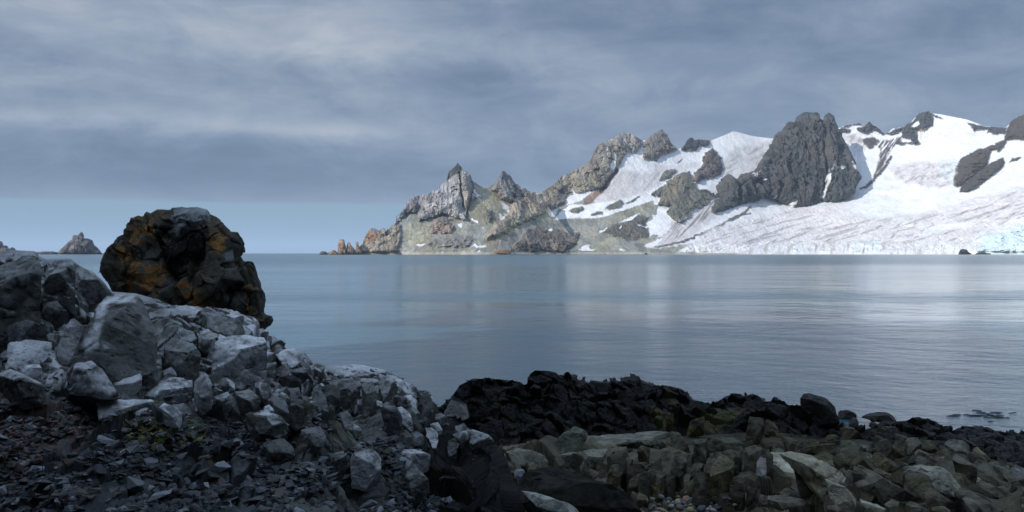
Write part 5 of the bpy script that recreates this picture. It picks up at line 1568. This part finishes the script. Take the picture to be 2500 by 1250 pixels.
# middle reef
block('rock', z5([(512, 440), (516, 312), (545, 275), (590, 267), (640, 298), (722, 304), (760, 340), (812, 385), (822, 440), (835, 540), (700, 520), (520, 460)]), samp_M, (0.026, 0.026, 0.024), 0.3, 0.6, 0.12, 0.0,
      'tall black upright rock standing out above the shore against the water', seed=30, d=18.2, mat=M_WEED)
block('rock', [(1080, 1012), (1102, 978), (1140, 985), (1146, 1018), (1122, 1030), (1090, 1028)], samp_M, (0.075, 0.075, 0.065), 0.4, 0.7, 0.15, 0.1, 'brownish block wedged in the notch between outcrop and black reef', seed=31, d=16.8)

# right shore: things with a look of their own
SL = (0.14, 0.13, 0.085)
SD = (0.075, 0.070, 0.045)
SW = (0.38, 0.36, 0.27)
Rr = samp_R
block('rock', z5([(240, 1100), (205, 900), (200, 775), (240, 768), (330, 770), (480, 800), (600, 880), (700, 960), (750, 1065), (870, 1195), (640, 1165), (400, 1105)]), Rr, SW, 0.75, 0.45, 0.16, 0.35,
      'largest pale slab with a long smooth top sloping down to the right', seed=40, forward=1.0, chops=1)
block('rock', z5([(330, 762), (430, 750), (600, 780), (700, 850), (880, 960), (1000, 1085), (960, 1100), (840, 1030), (700, 960), (560, 860)]), Rr, (0.33, 0.305, 0.22), 0.9, 0.4, 0.10, 0.25,
      'cracked tan slab lying behind the largest pale slab', seed=41, forward=0.4, chops=2)
block('rock', z5([(720, 975), (830, 1020), (900, 1075), (985, 1140), (930, 1165), (860, 1160), (770, 1070)]), Rr, (0.35, 0.33, 0.25), 0.8, 0.5, 0.12, 0.3, 'narrow pale slab wedged under the cracked tan one', seed=42, forward=0.7, chops=2)
block('rock', z5([(870, 1165), (990, 1140), (1150, 1195), (1330, 1270), (1100, 1290), (960, 1230)]), Rr, (0.33, 0.32, 0.25), 1.0, 0.5, 0.1, 0.4, 'flat light slab at the bottom edge below the largest slab', seed=43, forward=0.6, chops=2)
block('rock', z5([(20, 1045), (36, 880), (46, 830), (90, 815), (150, 812), (128, 850), (126, 1035)]), Rr, (0.13, 0.135, 0.105), 0.15, 0.9, 0.08, 0.1, 'square greenish pillar, first of two left of the largest slab', seed=44, forward=0.45)
block('rock', z5([(148, 1032), (158, 830), (190, 790), (244, 800), (242, 900), (236, 1025), (190, 1035)]), Rr, (0.19, 0.18, 0.18), 0.15, 0.9, 0.08, 0.2, 'purplish grey pillar pressed against the largest slab', seed=45, forward=0.45)
block('rock', z5([(1340, 905), (1420, 880), (1505, 862), (1600, 872), (1690, 882), (1745, 930), (1800, 970), (1860, 1065), (1950, 1175), (1850, 1150), (1760, 1090), (1640, 1030), (1520, 960)]), Rr, (0.19, 0.19, 0.16), 0.9, 0.4, 0.14, 0.5,
      'long pale edged slab sloping down right among the dark boulders', seed=46, forward=0.5, chops=2)
block('rock', z5([(1868, 1035), (1885, 950), (1905, 918), (1945, 922), (2045, 1005), (2148, 1108), (2060, 1080), (2000, 1135), (1960, 1165)]), Rr, (0.20, 0.19, 0.15), 0.7, 0.5, 0.2, 0.6, 'peaked slab with a pale top near the right edge', seed=47, forward=0.25, chops=2)
block('rock', z4([(522, 800), (528, 640), (600, 590), (690, 541), (762, 572), (800, 600), (730, 625), (692, 765), (640, 795)]), Rr, (0.13, 0.14, 0.105), 0.4, 0.7, 0.15, 0.1, 'rounded green grey rock with a smooth hump at the left of the slabs', seed=48, forward=0.3)
block('rock', z4([(700, 765), (740, 635), (870, 622), (1100, 612), (1380, 598), (1482, 605), (1470, 645), (1300, 660), (1000, 725), (800, 765)]), Rr, (0.12, 0.125, 0.10), 0.8, 0.25, 0.05, 0.4, 'long level ledge with a light upper edge running right from the green hump', seed=49, forward=0.1, chops=2)
block('rock', z4([(432, 925), (442, 825), (600, 778), (800, 745), (962, 730), (900, 820), (720, 880), (560, 915)]), Rr, (0.14, 0.145, 0.115), 0.8, 0.4, 0.1, 0.35, 'second light edged ledge below the green hump', seed=50, forward=0.25)
block('rock', z4([(100, 765), (200, 728), (330, 745), (492, 800), (470, 830), (330, 845), (200, 870), (130, 840)]), Rr, (0.13, 0.13, 0.11), 0.9, 0.5, 0.08, 0.4, 'flat topped stone near the black hollow at the left of the slabs', seed=51, forward=0.1)
block('rock', z4([(178, 965), (300, 920), (480, 900), (690, 965), (900, 1010), (1060, 1055), (1140, 1120), (1240, 1260), (900, 1320), (420, 1320), (230, 1080)]), Rr, (0.022, 0.021, 0.017), 0.15, 0.4, 0.12, 0.0,
      'black brown sloping rock mass at the bottom centre', seed=52, forward=1.3, chops=2)
block('rock', z4([(243, 1072), (330, 1086), (470, 1130), (580, 1180), (650, 1185), (760, 1250), (640, 1290), (480, 1240), (330, 1170)]), Rr, (0.24, 0.27, 0.25), 0.9, 0.4, 0.08, 0.6, 'pale greenish slab at the bottom edge, leaning on the black mass', seed=53, d=9.2, chops=2)
block('rock', z4([(180, 930), (195, 900), (262, 895), (285, 935), (230, 955)]), Rr, (0.25, 0.26, 0.32), 0.8, 0.6, 0.1, 0.3, 'small bluish stone beside the black hollow', seed=54, forward=0.3)
block('rock', z5([(820, 470), (822, 430), (850, 412), (915, 408), (960, 425), (985, 455), (980, 490), (900, 500)]), Rr, (0.03, 0.03, 0.028), 0.6, 0.8, 0.1, 0.0, 'low wet black rock in the water behind the tall upright one', seed=55, d=23.8, mat=M_WEED)
block('rock', z5([(1005, 468), (1050, 445), (1110, 445), (1160, 432), (1230, 435), (1290, 455), (1350, 490), (1300, 500), (1200, 490), (1100, 475)]), Rr, (0.035, 0.035, 0.03), 0.9, 0.6, 0.05, 0.0, 'long low weedy rock awash at the water edge', seed=56, d=22.9, mat=M_WEED)
block('rock', z5([(915, 540), (925, 490), (950, 468), (985, 475), (1005, 520), (990, 545)]), Rr, (0.06, 0.06, 0.055), 0.5, 0.8, 0.1, 0.0, 'small peaked stone in the shallow inlet', seed=57, d=21.2)
block('rock', z5([(1085, 545), (1090, 515), (1120, 505), (1150, 515), (1155, 545)]), Rr, (0.04, 0.04, 0.035), 0.5, 0.8, 0.1, 0.0, 'little round weedy stone in the inlet', seed=58, d=21.0, mat=M_WEED)
block('rock', z5([(1092, 500), (1100, 490), (1140, 488), (1150, 502), (1120, 508)]), Rr, (0.03, 0.03, 0.025), 0.5, 0.8, 0.1, 0.0, 'tiny dark rock breaking the surface before the long weedy rock', seed=59, d=22.2, mat=M_WEED)
block('rock', z5([(2255, 880), (2310, 895), (2400, 900), (2450, 960), (2420, 1040), (2330, 1010), (2280, 960)]), Rr, (0.15, 0.16, 0.17), 0.5, 0.6, 0.15, 0.3, 'blue grey angular rock cut by the right edge', seed=60, forward=0.3)
# the rest of the broken shore: stones of the setting
st = [([(780, 800), (830, 762), (900, 742), (955, 775), (975, 860), (960, 960), (900, 985), (850, 900)], SD), ([(950, 790), (1000, 738), (1062, 770), (1100, 850), (1142, 930), (1090, 965), (940, 990), (925, 900)], SD),
      ([(1105, 775), (1160, 758), (1225, 822), (1300, 900), (1220, 912), (1145, 900)], SL), ([(1120, 692), (1180, 660), (1230, 640), (1288, 690), (1240, 785), (1160, 765)], (0.05, 0.055, 0.05)),
      ([(1240, 800), (1280, 705), (1350, 660), (1392, 655), (1396, 825), (1300, 825)], SD), ([(1385, 800), (1388, 665), (1412, 642), (1482, 642), (1522, 692), (1522, 800), (1490, 852), (1410, 835)], (0.13, 0.13, 0.115)),
      ([(1500, 655), (1600, 665), (1700, 712), (1640, 765), (1530, 742)], SD), ([(1700, 705), (1742, 662), (1850, 664), (1912, 692), (1932, 762), (1890, 802), (1790, 775)], (0.15, 0.155, 0.15)),
      ([(1590, 810), (1645, 742), (1722, 724), (1782, 790), (1812, 870), (1800, 922), (1680, 895)], SL), ([(1782, 785), (1850, 774), (1892, 812), (1892, 912), (1830, 935), (1808, 865)], SL),
      ([(1925, 775), (1950, 720), (1978, 708), (2042, 770), (2092, 822), (2090, 842), (1980, 852)], (0.17, 0.16, 0.11)), ([(2018, 862), (2090, 840), (2180, 830), (2242, 862), (2252, 952), (2150, 982), (2060, 905)], (0.16, 0.17, 0.16)),
      ([(1378, 935), (1470, 925), (1562, 945), (1640, 1050), (1645, 1200), (1500, 1232), (1420, 1150), (1368, 1050)], SD), ([(1162, 935), (1212, 914), (1248, 932), (1242, 1082), (1180, 1102)], SL),
      ([(1250, 960), (1330, 900), (1372, 940), (1366, 1050), (1290, 1070)], SD), ([(1250, 1080), (1360, 1060), (1420, 1155), (1340, 1190), (1260, 1160)], SD), ([(1940, 1175), (2030, 1065), (2140, 1110), (2230, 1120), (2235, 1250), (1960, 1250)], SD),
      ([(2140, 1050), (2190, 1040), (2280, 1100), (2360, 1180), (2340, 1210), (2230, 1130)], SL), ([(2060, 990), (2110, 975), (2140, 1010), (2130, 1050), (2075, 1040)], SL), ([(1150, 1110), (1240, 1100), (1290, 1140), (1240, 1165), (1160, 1150)], SL),
      ([(-10, 1095), (62, 1088), (66, 1180), (-10, 1172)], (0.19, 0.20, 0.18)), ([(66, 1092), (178, 1102), (176, 1165), (72, 1182)], (0.20, 0.20, 0.18)), ([(180, 1105), (250, 1120), (250, 1160), (182, 1165)], (0.17, 0.17, 0.155)),
      ([(255, 1112), (400, 1108), (520, 1140), (620, 1190), (750, 1245), (540, 1262), (300, 1230), (250, 1165)], (0.19, 0.19, 0.17)), ([(56, 1235), (75, 1195), (105, 1178), (178, 1188), (172, 1255), (60, 1260)], (0.22, 0.23, 0.21)),
      ([(380, 1180), (500, 1165), (600, 1200), (560, 1255), (420, 1260)], (0.20, 0.20, 0.17)), ([(740, 1200), (860, 1195), (960, 1250), (900, 1290), (760, 1280)], (0.2, 0.2, 0.17)),
      ([(395, 700), (410, 640), (440, 640), (520, 670), (520, 705), (450, 715)], (0.12, 0.12, 0.09)), ([(560, 705), (575, 665), (640, 655), (690, 672), (640, 700)], SD), ([(500, 735), (560, 715), (700, 690), (810, 690), (830, 715), (700, 770), (600, 760)], SD),
      ([(840, 715), (860, 665), (930, 665), (1000, 700), (1040, 715), (930, 735)], (0.10, 0.115, 0.095)), ([(990, 715), (1000, 690), (1080, 695), (1115, 720), (1125, 765), (1060, 755)], (0.17, 0.175, 0.18)),
      ([(720, 645), (745, 618), (800, 612), (850, 640), (790, 660)], SD), ([(1065, 620), (1120, 575), (1200, 560), (1290, 600), (1210, 640), (1110, 640)], SD), ([(1285, 615), (1300, 600), (1420, 640), (1350, 660), (1290, 650)], (0.07, 0.07, 0.065)),
      ([(840, 560), (900, 540), (990, 590), (1060, 640), (980, 660), (870, 625)], SD), ([(1180, 545), (1300, 545), (1340, 580), (1260, 585)], (0.06, 0.06, 0.055)), ([(620, 560), (690, 545), (720, 590), (640, 600)], SD),
      ([(1255, 870), (1330, 830), (1430, 860), (1350, 895)], (0.13, 0.13, 0.10)), ([(1600, 1210), (1700, 1200), (1760, 1240), (1700, 1270), (1600, 1260)], SL), ([(1330, 1180), (1400, 1165), (1480, 1240), (1400, 1270), (1320, 1240)], SL),
      ([(2250, 1090), (2330, 1080), (2400, 1120), (2380, 1180), (2300, 1160)], SL), ([(2270, 1180), (2360, 1190), (2420, 1260), (2280, 1270)], SL), ([(280, 760), (330, 720), (390, 740), (350, 780)], (0.14, 0.15, 0.12))]
for k, (p, c) in enumerate(st):
    block('stone', z5(p), Rr, tuple(a * b for a, b in zip(c, (0.86, 0.82, 0.70))), 0.35, 0.7, 0.16, 0.12, parent=o_right, seed=200 + k, forward=0.15)
s4 = [([(285, 925), (308, 845), (345, 838), (365, 850), (420, 882), (418, 960), (330, 950)], (0.14, 0.135, 0.09)), ([(1198, 735), (1240, 704), (1308, 722), (1292, 865), (1230, 872)], SD), ([(945, 985), (990, 862), (1105, 855), (1042, 985), (965, 1002)], SL),
      ([(1128, 985), (1180, 950), (1240, 932), (1272, 1040), (1230, 1085), (1130, 1080)], SD), ([(1478, 585), (1545, 592), (1642, 742), (1600, 802), (1500, 785), (1470, 690)], (0.10, 0.11, 0.085)),
      ([(1668, 655), (1782, 642), (1770, 862), (1700, 872), (1665, 800)], (0.10, 0.105, 0.08)), ([(1782, 645), (1990, 640), (2112, 702), (2070, 805), (1990, 785), (1800, 765)], (0.095, 0.105, 0.085)),
      ([(1408, 825), (1480, 782), (1600, 802), (1604, 1042), (1410, 1085)], SD), ([(1798, 1042), (1808, 862), (1890, 765), (1935, 790), (2002, 832), (1985, 985), (1900, 1095)], SL), ([(1300, 1022), (1392, 1000), (1388, 1132), (1308, 1142)], (0.12, 0.11, 0.06)),
      ([(2093, 605), (2128, 465), (2242, 482), (2242, 642), (2160, 702)], SD), ([(2250, 640), (2262, 492), (2368, 512), (2368, 645)], SD), ([(1640, 1080), (1670, 960), (1740, 1060), (1760, 1110), (1680, 1105)], SD),
      ([(1200, 875), (1215, 840), (1285, 838), (1300, 900), (1240, 930)], SD), ([(1370, 655), (1440, 655), (1445, 715), (1385, 720)], (0.12, 0.125, 0.12)), ([(1205, 640), (1250, 615), (1320, 625), (1300, 700), (1240, 700)], SD),
      ([(2005, 715), (2065, 708), (2090, 800), (2020, 830)], (0.12, 0.125, 0.10)), ([(240, 860), (300, 840), (290, 910), (250, 905)], SD), ([(120, 880), (150, 840), (200, 870), (180, 900)], SL), ([(1170, 1175), (1215, 1085), (1290, 1115), (1250, 1170)], SD),
      ([(1890, 1150), (1930, 1100), (1985, 1105), (1980, 1160), (1920, 1165)], SL), ([(1820, 1130), (1850, 1100), (1905, 1105), (1900, 1145), (1850, 1155)], (0.08, 0.09, 0.10)), ([(400, 880), (430, 850), (520, 890), (450, 950), (415, 945)], SD),
      ([(1430, 430), (1500, 435), (1505, 540), (1440, 545)], (0.075, 0.072, 0.035)), ([(1610, 570), (1640, 500), (1760, 460), (1750, 560), (1680, 580)], (0.07, 0.07, 0.03))]
for k, (p, c) in enumerate(s4):
    block('stone', z4(p), Rr, tuple(a * b for a, b in zip(c, (0.8, 0.77, 0.68))), 0.2, 0.7, 0.16, 0.1, parent=o_right, seed=300 + k, forward=0.2)

# joints between them: tilted slabs running down to the right, and upright jointed columns further left
rk = random.Random(404)
for k in range(46):
    x, y = rk.uniform(1860, 2480), rk.uniform(1085, 1235)
    y = max(y, 1080 + (x - 2080) * 0.17)
    Ln, h, sl = rk.uniform(50, 130), rk.uniform(16, 38), rk.uniform(0.30, 0.62)
    p = [(x, y), (x + Ln * 0.12, y - h * 0.5), (x + Ln * 0.45, y - h * 0.2 + Ln * 0.2 * sl), (x + Ln, y + Ln * sl * 0.8), (x + Ln * 0.92, y + Ln * sl * 0.8 + h), (x + Ln * 0.2, y + h * 1.1)]
    g_ = rk.uniform(0.4, 1.5)
    block('stone', p, Rr, (0.105 * g_, 0.097 * g_, 0.068 * g_), 0.7, 0.5, 0.1, 0.25 if rk.random() < 0.5 else 0.0, parent=o_right, seed=500 + k, forward=0.05, chops=3, edge=0.08)
for k in range(42):
    x, y = rk.uniform(1270, 1860), rk.uniform(1085, 1190)
    w, h = rk.uniform(22, 52), rk.uniform(40, 95)
    a = rk.uniform(-6, 10)
    p = [(x + a, y), (x + w * 0.5 + a, y - h * 0.08), (x + w + a, y + rk.uniform(-4, 10)), (x + w, y + h), (x, y + h * rk.uniform(0.85, 1.0))]
    g_ = rk.uniform(0.3, 1.05)
    block('stone', p, Rr, (0.075 * g_, 0.070 * g_, 0.048 * g_), 0.1, 0.7, 0.1, 0.2 if rk.random() < 0.4 else 0.0, parent=o_right, seed=600 + k, forward=0.0, chops=3, edge=0.08)
# broken faces of the left outcrop below its crest
for k in range(46):
    x = rk.uniform(380, 1120)
    y = rk.uniform(0.15, 0.95)
    yc = float(np.interp(x, *np.array(CREST_L, float).T))
    y = yc + 24 + y * max(60, (1075 - yc) * 0.8)
    w, h = rk.uniform(24, 60), rk.uniform(22, 60)
    sk = rk.uniform(-14, 14)
    p = [(x + sk, y), (x + w * 0.6 + sk, y - h * 0.12), (x + w + sk, y + h * 0.15), (x + w, y + h * 0.8), (x + w * 0.5, y + h), (x, y + h * 0.8)]
    g_ = rk.uniform(0.4, 1.35)
    block('stone', p, L, (0.085 * g_, 0.09 * g_, 0.086 * g_), 0.25, 0.6, 0.15, rk.choice([0.0, 0.2, 0.7]), parent=o_left, seed=700 + k, forward=0.05, chops=4, edge=0.08)
# ---------------------------------------------------------------- loose stones, shared meshes
def lump(name, seed, flat, edge, rounded=False):
    r = random.Random(seed)
    V = []
    if rounded:
        for _ in range(40):
            v = Vector((r.gauss(0, 1), r.gauss(0, 1), r.gauss(0, 1))).normalized()
            V.append(Vector((v.x * 0.5, v.y * 0.4, v.z * 0.32)))
        bm = bmesh.new()
        bmesh.ops.create_icosphere(bm, subdivisions=2, radius=0.5)
        for v in bm.verts:
            k = 1 + 0.10 * math.sin(v.co.x * 5 + seed) + 0.08 * math.sin(v.co.y * 7 + seed * 2)
            v.co = Vector((v.co.x * k, v.co.y * 0.82 * k, v.co.z * 0.62 * k))
        me = bpy.data.meshes.new(name)
        bm.to_mesh(me)
        bm.free()
        me.polygons.foreach_set('use_smooth', np.ones(len(me.polygons), bool))
        return me
    for _ in range(r.randint(9, 13)):
        v = Vector([r.uniform(-1, 1) for _ in range(3)])
        m_ = max(abs(a) for a in v)
        v = v / m_ * 0.5
        V.append(Vector((v.x, v.y * 0.8, v.z * flat)))
    me, P, nn, t1, t2, Q = rock_mesh(name, V, None, edge, seed, 1.0, 0.7)
    me.polygons.foreach_set('use_smooth', np.zeros(len(me.polygons), bool))
    return me


M_SHARD = stone_mat('shard_stone', [(0.07, 0.077, 0.085), (0.10, 0.11, 0.12), (0.05, 0.054, 0.06), (0.17, 0.185, 0.20), (0.08, 0.085, 0.088), (0.12, 0.13, 0.135), (0.04, 0.043, 0.046), (0.10, 0.09, 0.082)])
M_LIGHT = stone_mat('light_chip', [(0.42, 0.40, 0.34), (0.45, 0.33, 0.18), (0.36, 0.38, 0.38), (0.5, 0.48, 0.42)])
M_PEB = stone_mat('pebble_stone', [(0.13, 0.14, 0.16), (0.10, 0.10, 0.12), (0.20, 0.21, 0.22), (0.26, 0.25, 0.22), (0.30, 0.27, 0.16), (0.34, 0.33, 0.31), (0.16, 0.13, 0.12), (0.09, 0.10, 0.10), (0.36, 0.22, 0.14), (0.15, 0.16, 0.17)], 8.0, 0.6, 0.15)
M_GAPS = stone_mat('slab_chip', [(0.11, 0.11, 0.09), (0.15, 0.15, 0.125), (0.08, 0.082, 0.07), (0.19, 0.19, 0.165), (0.13, 0.12, 0.09)])
SHARDS = [lump('stone', 40 + i, [0.22, 0.3, 0.4, 0.5][i % 4], 0.28) for i in range(12)]
for me in SHARDS:
    me.materials.append(None)
PEBS = [lump('pebble', 60 + i, 0.6, 0.2, True) for i in range(6)]


def put(me, mat, name, loc, scale, rot, label=None, cat=None, group=None, parent=None):
    o = bpy.data.objects.new(name, me)
    COL.objects.link(o)
    if len(me.materials) == 0:
        me.materials.append(mat)
    o.material_slots[0].link = 'OBJECT'
    o.material_slots[0].material = mat
    o.location, o.scale, o.rotation_euler = loc, scale, rot
    if parent is not None:
        o.parent = parent
    if label:
        tag(o, label, cat, group)
    return o


rg = random.Random(77)
# the shattered slope at the lower left: the largest pieces one by one
cnt = 0
while cnt < 230:
    px, py = rg.uniform(0, 1040), rg.uniform(985, 1249)
    if py < 1000 + max(0, px - 500) * 0.16 or rg.random() > 0.4 + 0.6 * (py - 985) / 260:
        continue
    p = samp_L(px, py)
    s = rg.uniform(0.07, 0.17) * (1.25 if rg.random() < 0.2 else 1) * (0.8 + 0.5 * (px / 1000))
    light = rg.random() < (0.09 if px < 300 else 0.015)
    if light:
        s *= 0.45
    where = ['in the left corner', 'left of the mossy patch', 'below the mossy patch', 'under the pale block belt', 'left of the squared grey block', 'near the black hollow'][min(5, int(px / 175))]
    row = ['high up', 'halfway down', 'at the bottom edge'][min(2, int((py - 985) / 90))]
    big = 'small' if s < 0.1 else 'large'
    put(SHARDS[cnt % 12], M_LIGHT if light else M_SHARD, 'stone', p + Vector((0, 0, s * 0.06)), (s, s * rg.uniform(0.7, 1.2), s * rg.uniform(0.7, 1.1)), (rg.uniform(-0.35, 0.35), rg.uniform(-0.4, 0.4), rg.uniform(0, 6.3)),
        ('light tan chip on the slope, %s %s' % (row, where) if light else '%s dark shard on the slope, %s %s' % (big, row, where)), 'stone', 'light chips on the slope' if light else 'dark shards on the slope')
    cnt += 1


def scatter_mass(name, samp, region, n, smin, smax, mat, seed, cols, parent=None, flat=(0.25, 0.6), tint=None):
    """thousands of small angular bits in one mesh"""
    rs = random.Random(seed)
    base = []
    for k in range(6):
        bm = bmesh.new()
        for _ in range(9):
            v = Vector([rs.uniform(-1, 1) for _ in range(3)])
            v = v / max(abs(a) for a in v) * 0.5
            bm.verts.new(v)
        bmesh.ops.convex_hull(bm, input=bm.verts[:])
        for v in [v for v in bm.verts if not v.link_faces]:
            bm.verts.remove(v)
        bmesh.ops.triangulate(bm, faces=bm.faces[:])
        bm.verts.index_update()
        base.append((np.array([v.co[:] for v in bm.verts]), np.array([[v.index for v in f.verts] for f in bm.faces])))
        bm.free()
    VV, FF, CC, off = [], [], [], 0
    for i in range(n):
        r = region(rs)
        if r is None:
            continue
        p = samp(*r)
        s = smin + (smax - smin) * rs.random() ** 3.0
        v, f = base[i % 6]
        m = Matrix.Rotation(rs.uniform(0, 6.3), 3, 'Z') @ Matrix.Rotation(rs.uniform(-0.5, 0.5), 3, 'X') @ Matrix.Rotation(rs.uniform(-0.4, 0.4), 3, 'Y')
        q = (v * np.array([s, s * rs.uniform(0.6, 1), s * rs.uniform(*flat)])) @ np.array([list(x) for x in m]).T + np.array(p) + np.array([0, 0, s * 0.05])
        VV.append(q)
        FF.append(f + off)
        off += len(q)
        cc = np.array(cols[rs.randrange(len(cols))]) * rs.uniform(0.7, 1.2)
        if tint is not None:
            cc = tint(r[0], r[1], cc, rs)
        CC.append(np.tile(cc, (len(q), 1)))
    me = mesh_from(name, np.concatenate(VV), np.concatenate(FF), np.concatenate(CC))
    o = link(name, me, mat, parent)
    tag(o, kind='stuff')
    return o


def reg_scree(rs):
    px, py = rs.uniform(-60, 1180), rs.uniform(985, 1275)
    if py < 1000 + max(0, px - 400) * 0.14:
        return None
    if math.sin(px * 0.021 + 1.3 * math.sin(py * 0.03)) + math.sin(py * 0.043 + px * 0.011) + rs.uniform(-0.9, 0.9) < (-0.5 if px < 350 else 0.25):
        return None
    return px, py


def tint_scree(px, py, c, rs):
    if ((px - 400) / 150) ** 2 + ((py - 1060) / 50) ** 2 < rs.uniform(0.2, 1.2) and rs.random() < 0.6:
        return c * np.array([1.1, 1.1, 0.35])
    if px < 190 and py < 1140 and rs.random() < 0.5:
        return c * np.array([1.35, 1.0, 0.85])
    return c


scatter_mass('scree', samp_L, reg_scree, 17000, 0.016, 0.12, M_ROCK, 5, [(0.08, 0.088, 0.097), (0.11, 0.12, 0.13), (0.05, 0.055, 0.06), (0.19, 0.205, 0.22), (0.085, 0.088, 0.088), (0.06, 0.065, 0.07), (0.10, 0.088, 0.08), (0.05, 0.054, 0.058)], tint=tint_scree)


def reg_belt(rs):
    px, py = rs.uniform(0, 1100), rs.uniform(860, 1050)
    if py < 900 and px > 600:
        return None
    return px, py


scatter_mass('rubble', samp_L, reg_belt, 1500, 0.025, 0.12, M_ROCK, 6, [(0.13, 0.14, 0.145), (0.2, 0.215, 0.22), (0.09, 0.095, 0.1), (0.3, 0.32, 0.33)])


def reg_slab(rs):
    px, py = rs.uniform(1230, 2520), rs.uniform(1070, 1270)
    if py < 1070 + max(0, px - 2100) * 0.16:
        return None
    return px, py


scatter_mass('shore_rubble', samp_R, reg_slab, 420, 0.03, 0.22, M_ROCK, 7, [(0.07, 0.066, 0.046), (0.10, 0.094, 0.066), (0.05, 0.048, 0.034), (0.13, 0.125, 0.095), (0.085, 0.078, 0.048)], flat=(0.4, 0.9))

# pebbles in the pocket between the slabs
pts = []
tries = 0
while len(pts) < 210 and tries < 20000:
    tries += 1
    px, py = rg.uniform(1560, 1800), rg.uniform(1200, 1262)
    if py < 1206 + abs(px - 1680) * 0.10:
        continue
    p = samp_R(px, py)
    s = rg.uniform(0.055, 0.135)
    if any((p.x - a.x) ** 2 + (p.y - a.y) ** 2 < (0.42 * (s + b)) ** 2 for a, b in pts):
        continue
    pts.append((p, s))
for i, (p, s) in enumerate(pts):
    put(PEBS[i % 6], M_PEB, 'pebble', p + Vector((0, 0, s * 0.2)), (s * 1.2, s, s), (rg.uniform(-0.3, 0.3), rg.uniform(-0.3, 0.3), rg.uniform(0, 6.3)), 'smooth rounded pebble in the pocket between the slabs at the bottom edge', 'pebble', 'pebbles between the slabs')
M_WHITE = stone_mat('white_pebble', [(0.62, 0.61, 0.58)], 8.0, 0.6, 0.1)
p = samp_R(1785, 1243)
p.z += 0.09
p.y -= 0.1
put(PEBS[2], M_WHITE, 'pebble', p, (0.13, 0.11, 0.2), (0.2, 0.1, 0.4), 'brightest, nearly white upright pebble at the right of the pebble pocket', 'pebble')


# floating kelp just under the surface on the right
def kelp():
    V, Fc = [], []
    rs = random.Random(9)
    for i in range(34):
        px, py = rs.gauss(2408, 34), rs.gauss(1015, 5.5)
        d = CAMH * F / (py - HZ)
        x, y, _ = at(px, py, d)
        w, l, a = rs.uniform(0.03, 0.08), rs.uniform(0.10, 0.3), rs.uniform(-0.5, 0.5)
        n = len(V)
        for t in range(4):
            u = t / 3 - 0.5
            z = 0.0 + 0.012 * math.sin((t / 3) * math.pi) * rs.random()
            cx, cy = x + u * l * math.cos(a), y + u * l * math.sin(a)
            V += [(cx, cy - w, z - 0.01), (cx, cy + w, z - 0.01), (cx, cy, z + 0.008)]
        for t in range(3):
            b = n + t * 3
            Fc += [(b, b + 3, b + 5, b + 2), (b + 1, b + 2, b + 5, b + 4), (b, b + 1, b + 4, b + 3)]
    me = mesh_from('kelp', V, Fc, np.tile(np.array([0.02, 0.02, 0.013]), (len(V), 1)))
    tag(link('kelp', me, M_WEED), 'dark patch of kelp breaking the surface off the right shore', 'kelp', kind='stuff')


kelp()
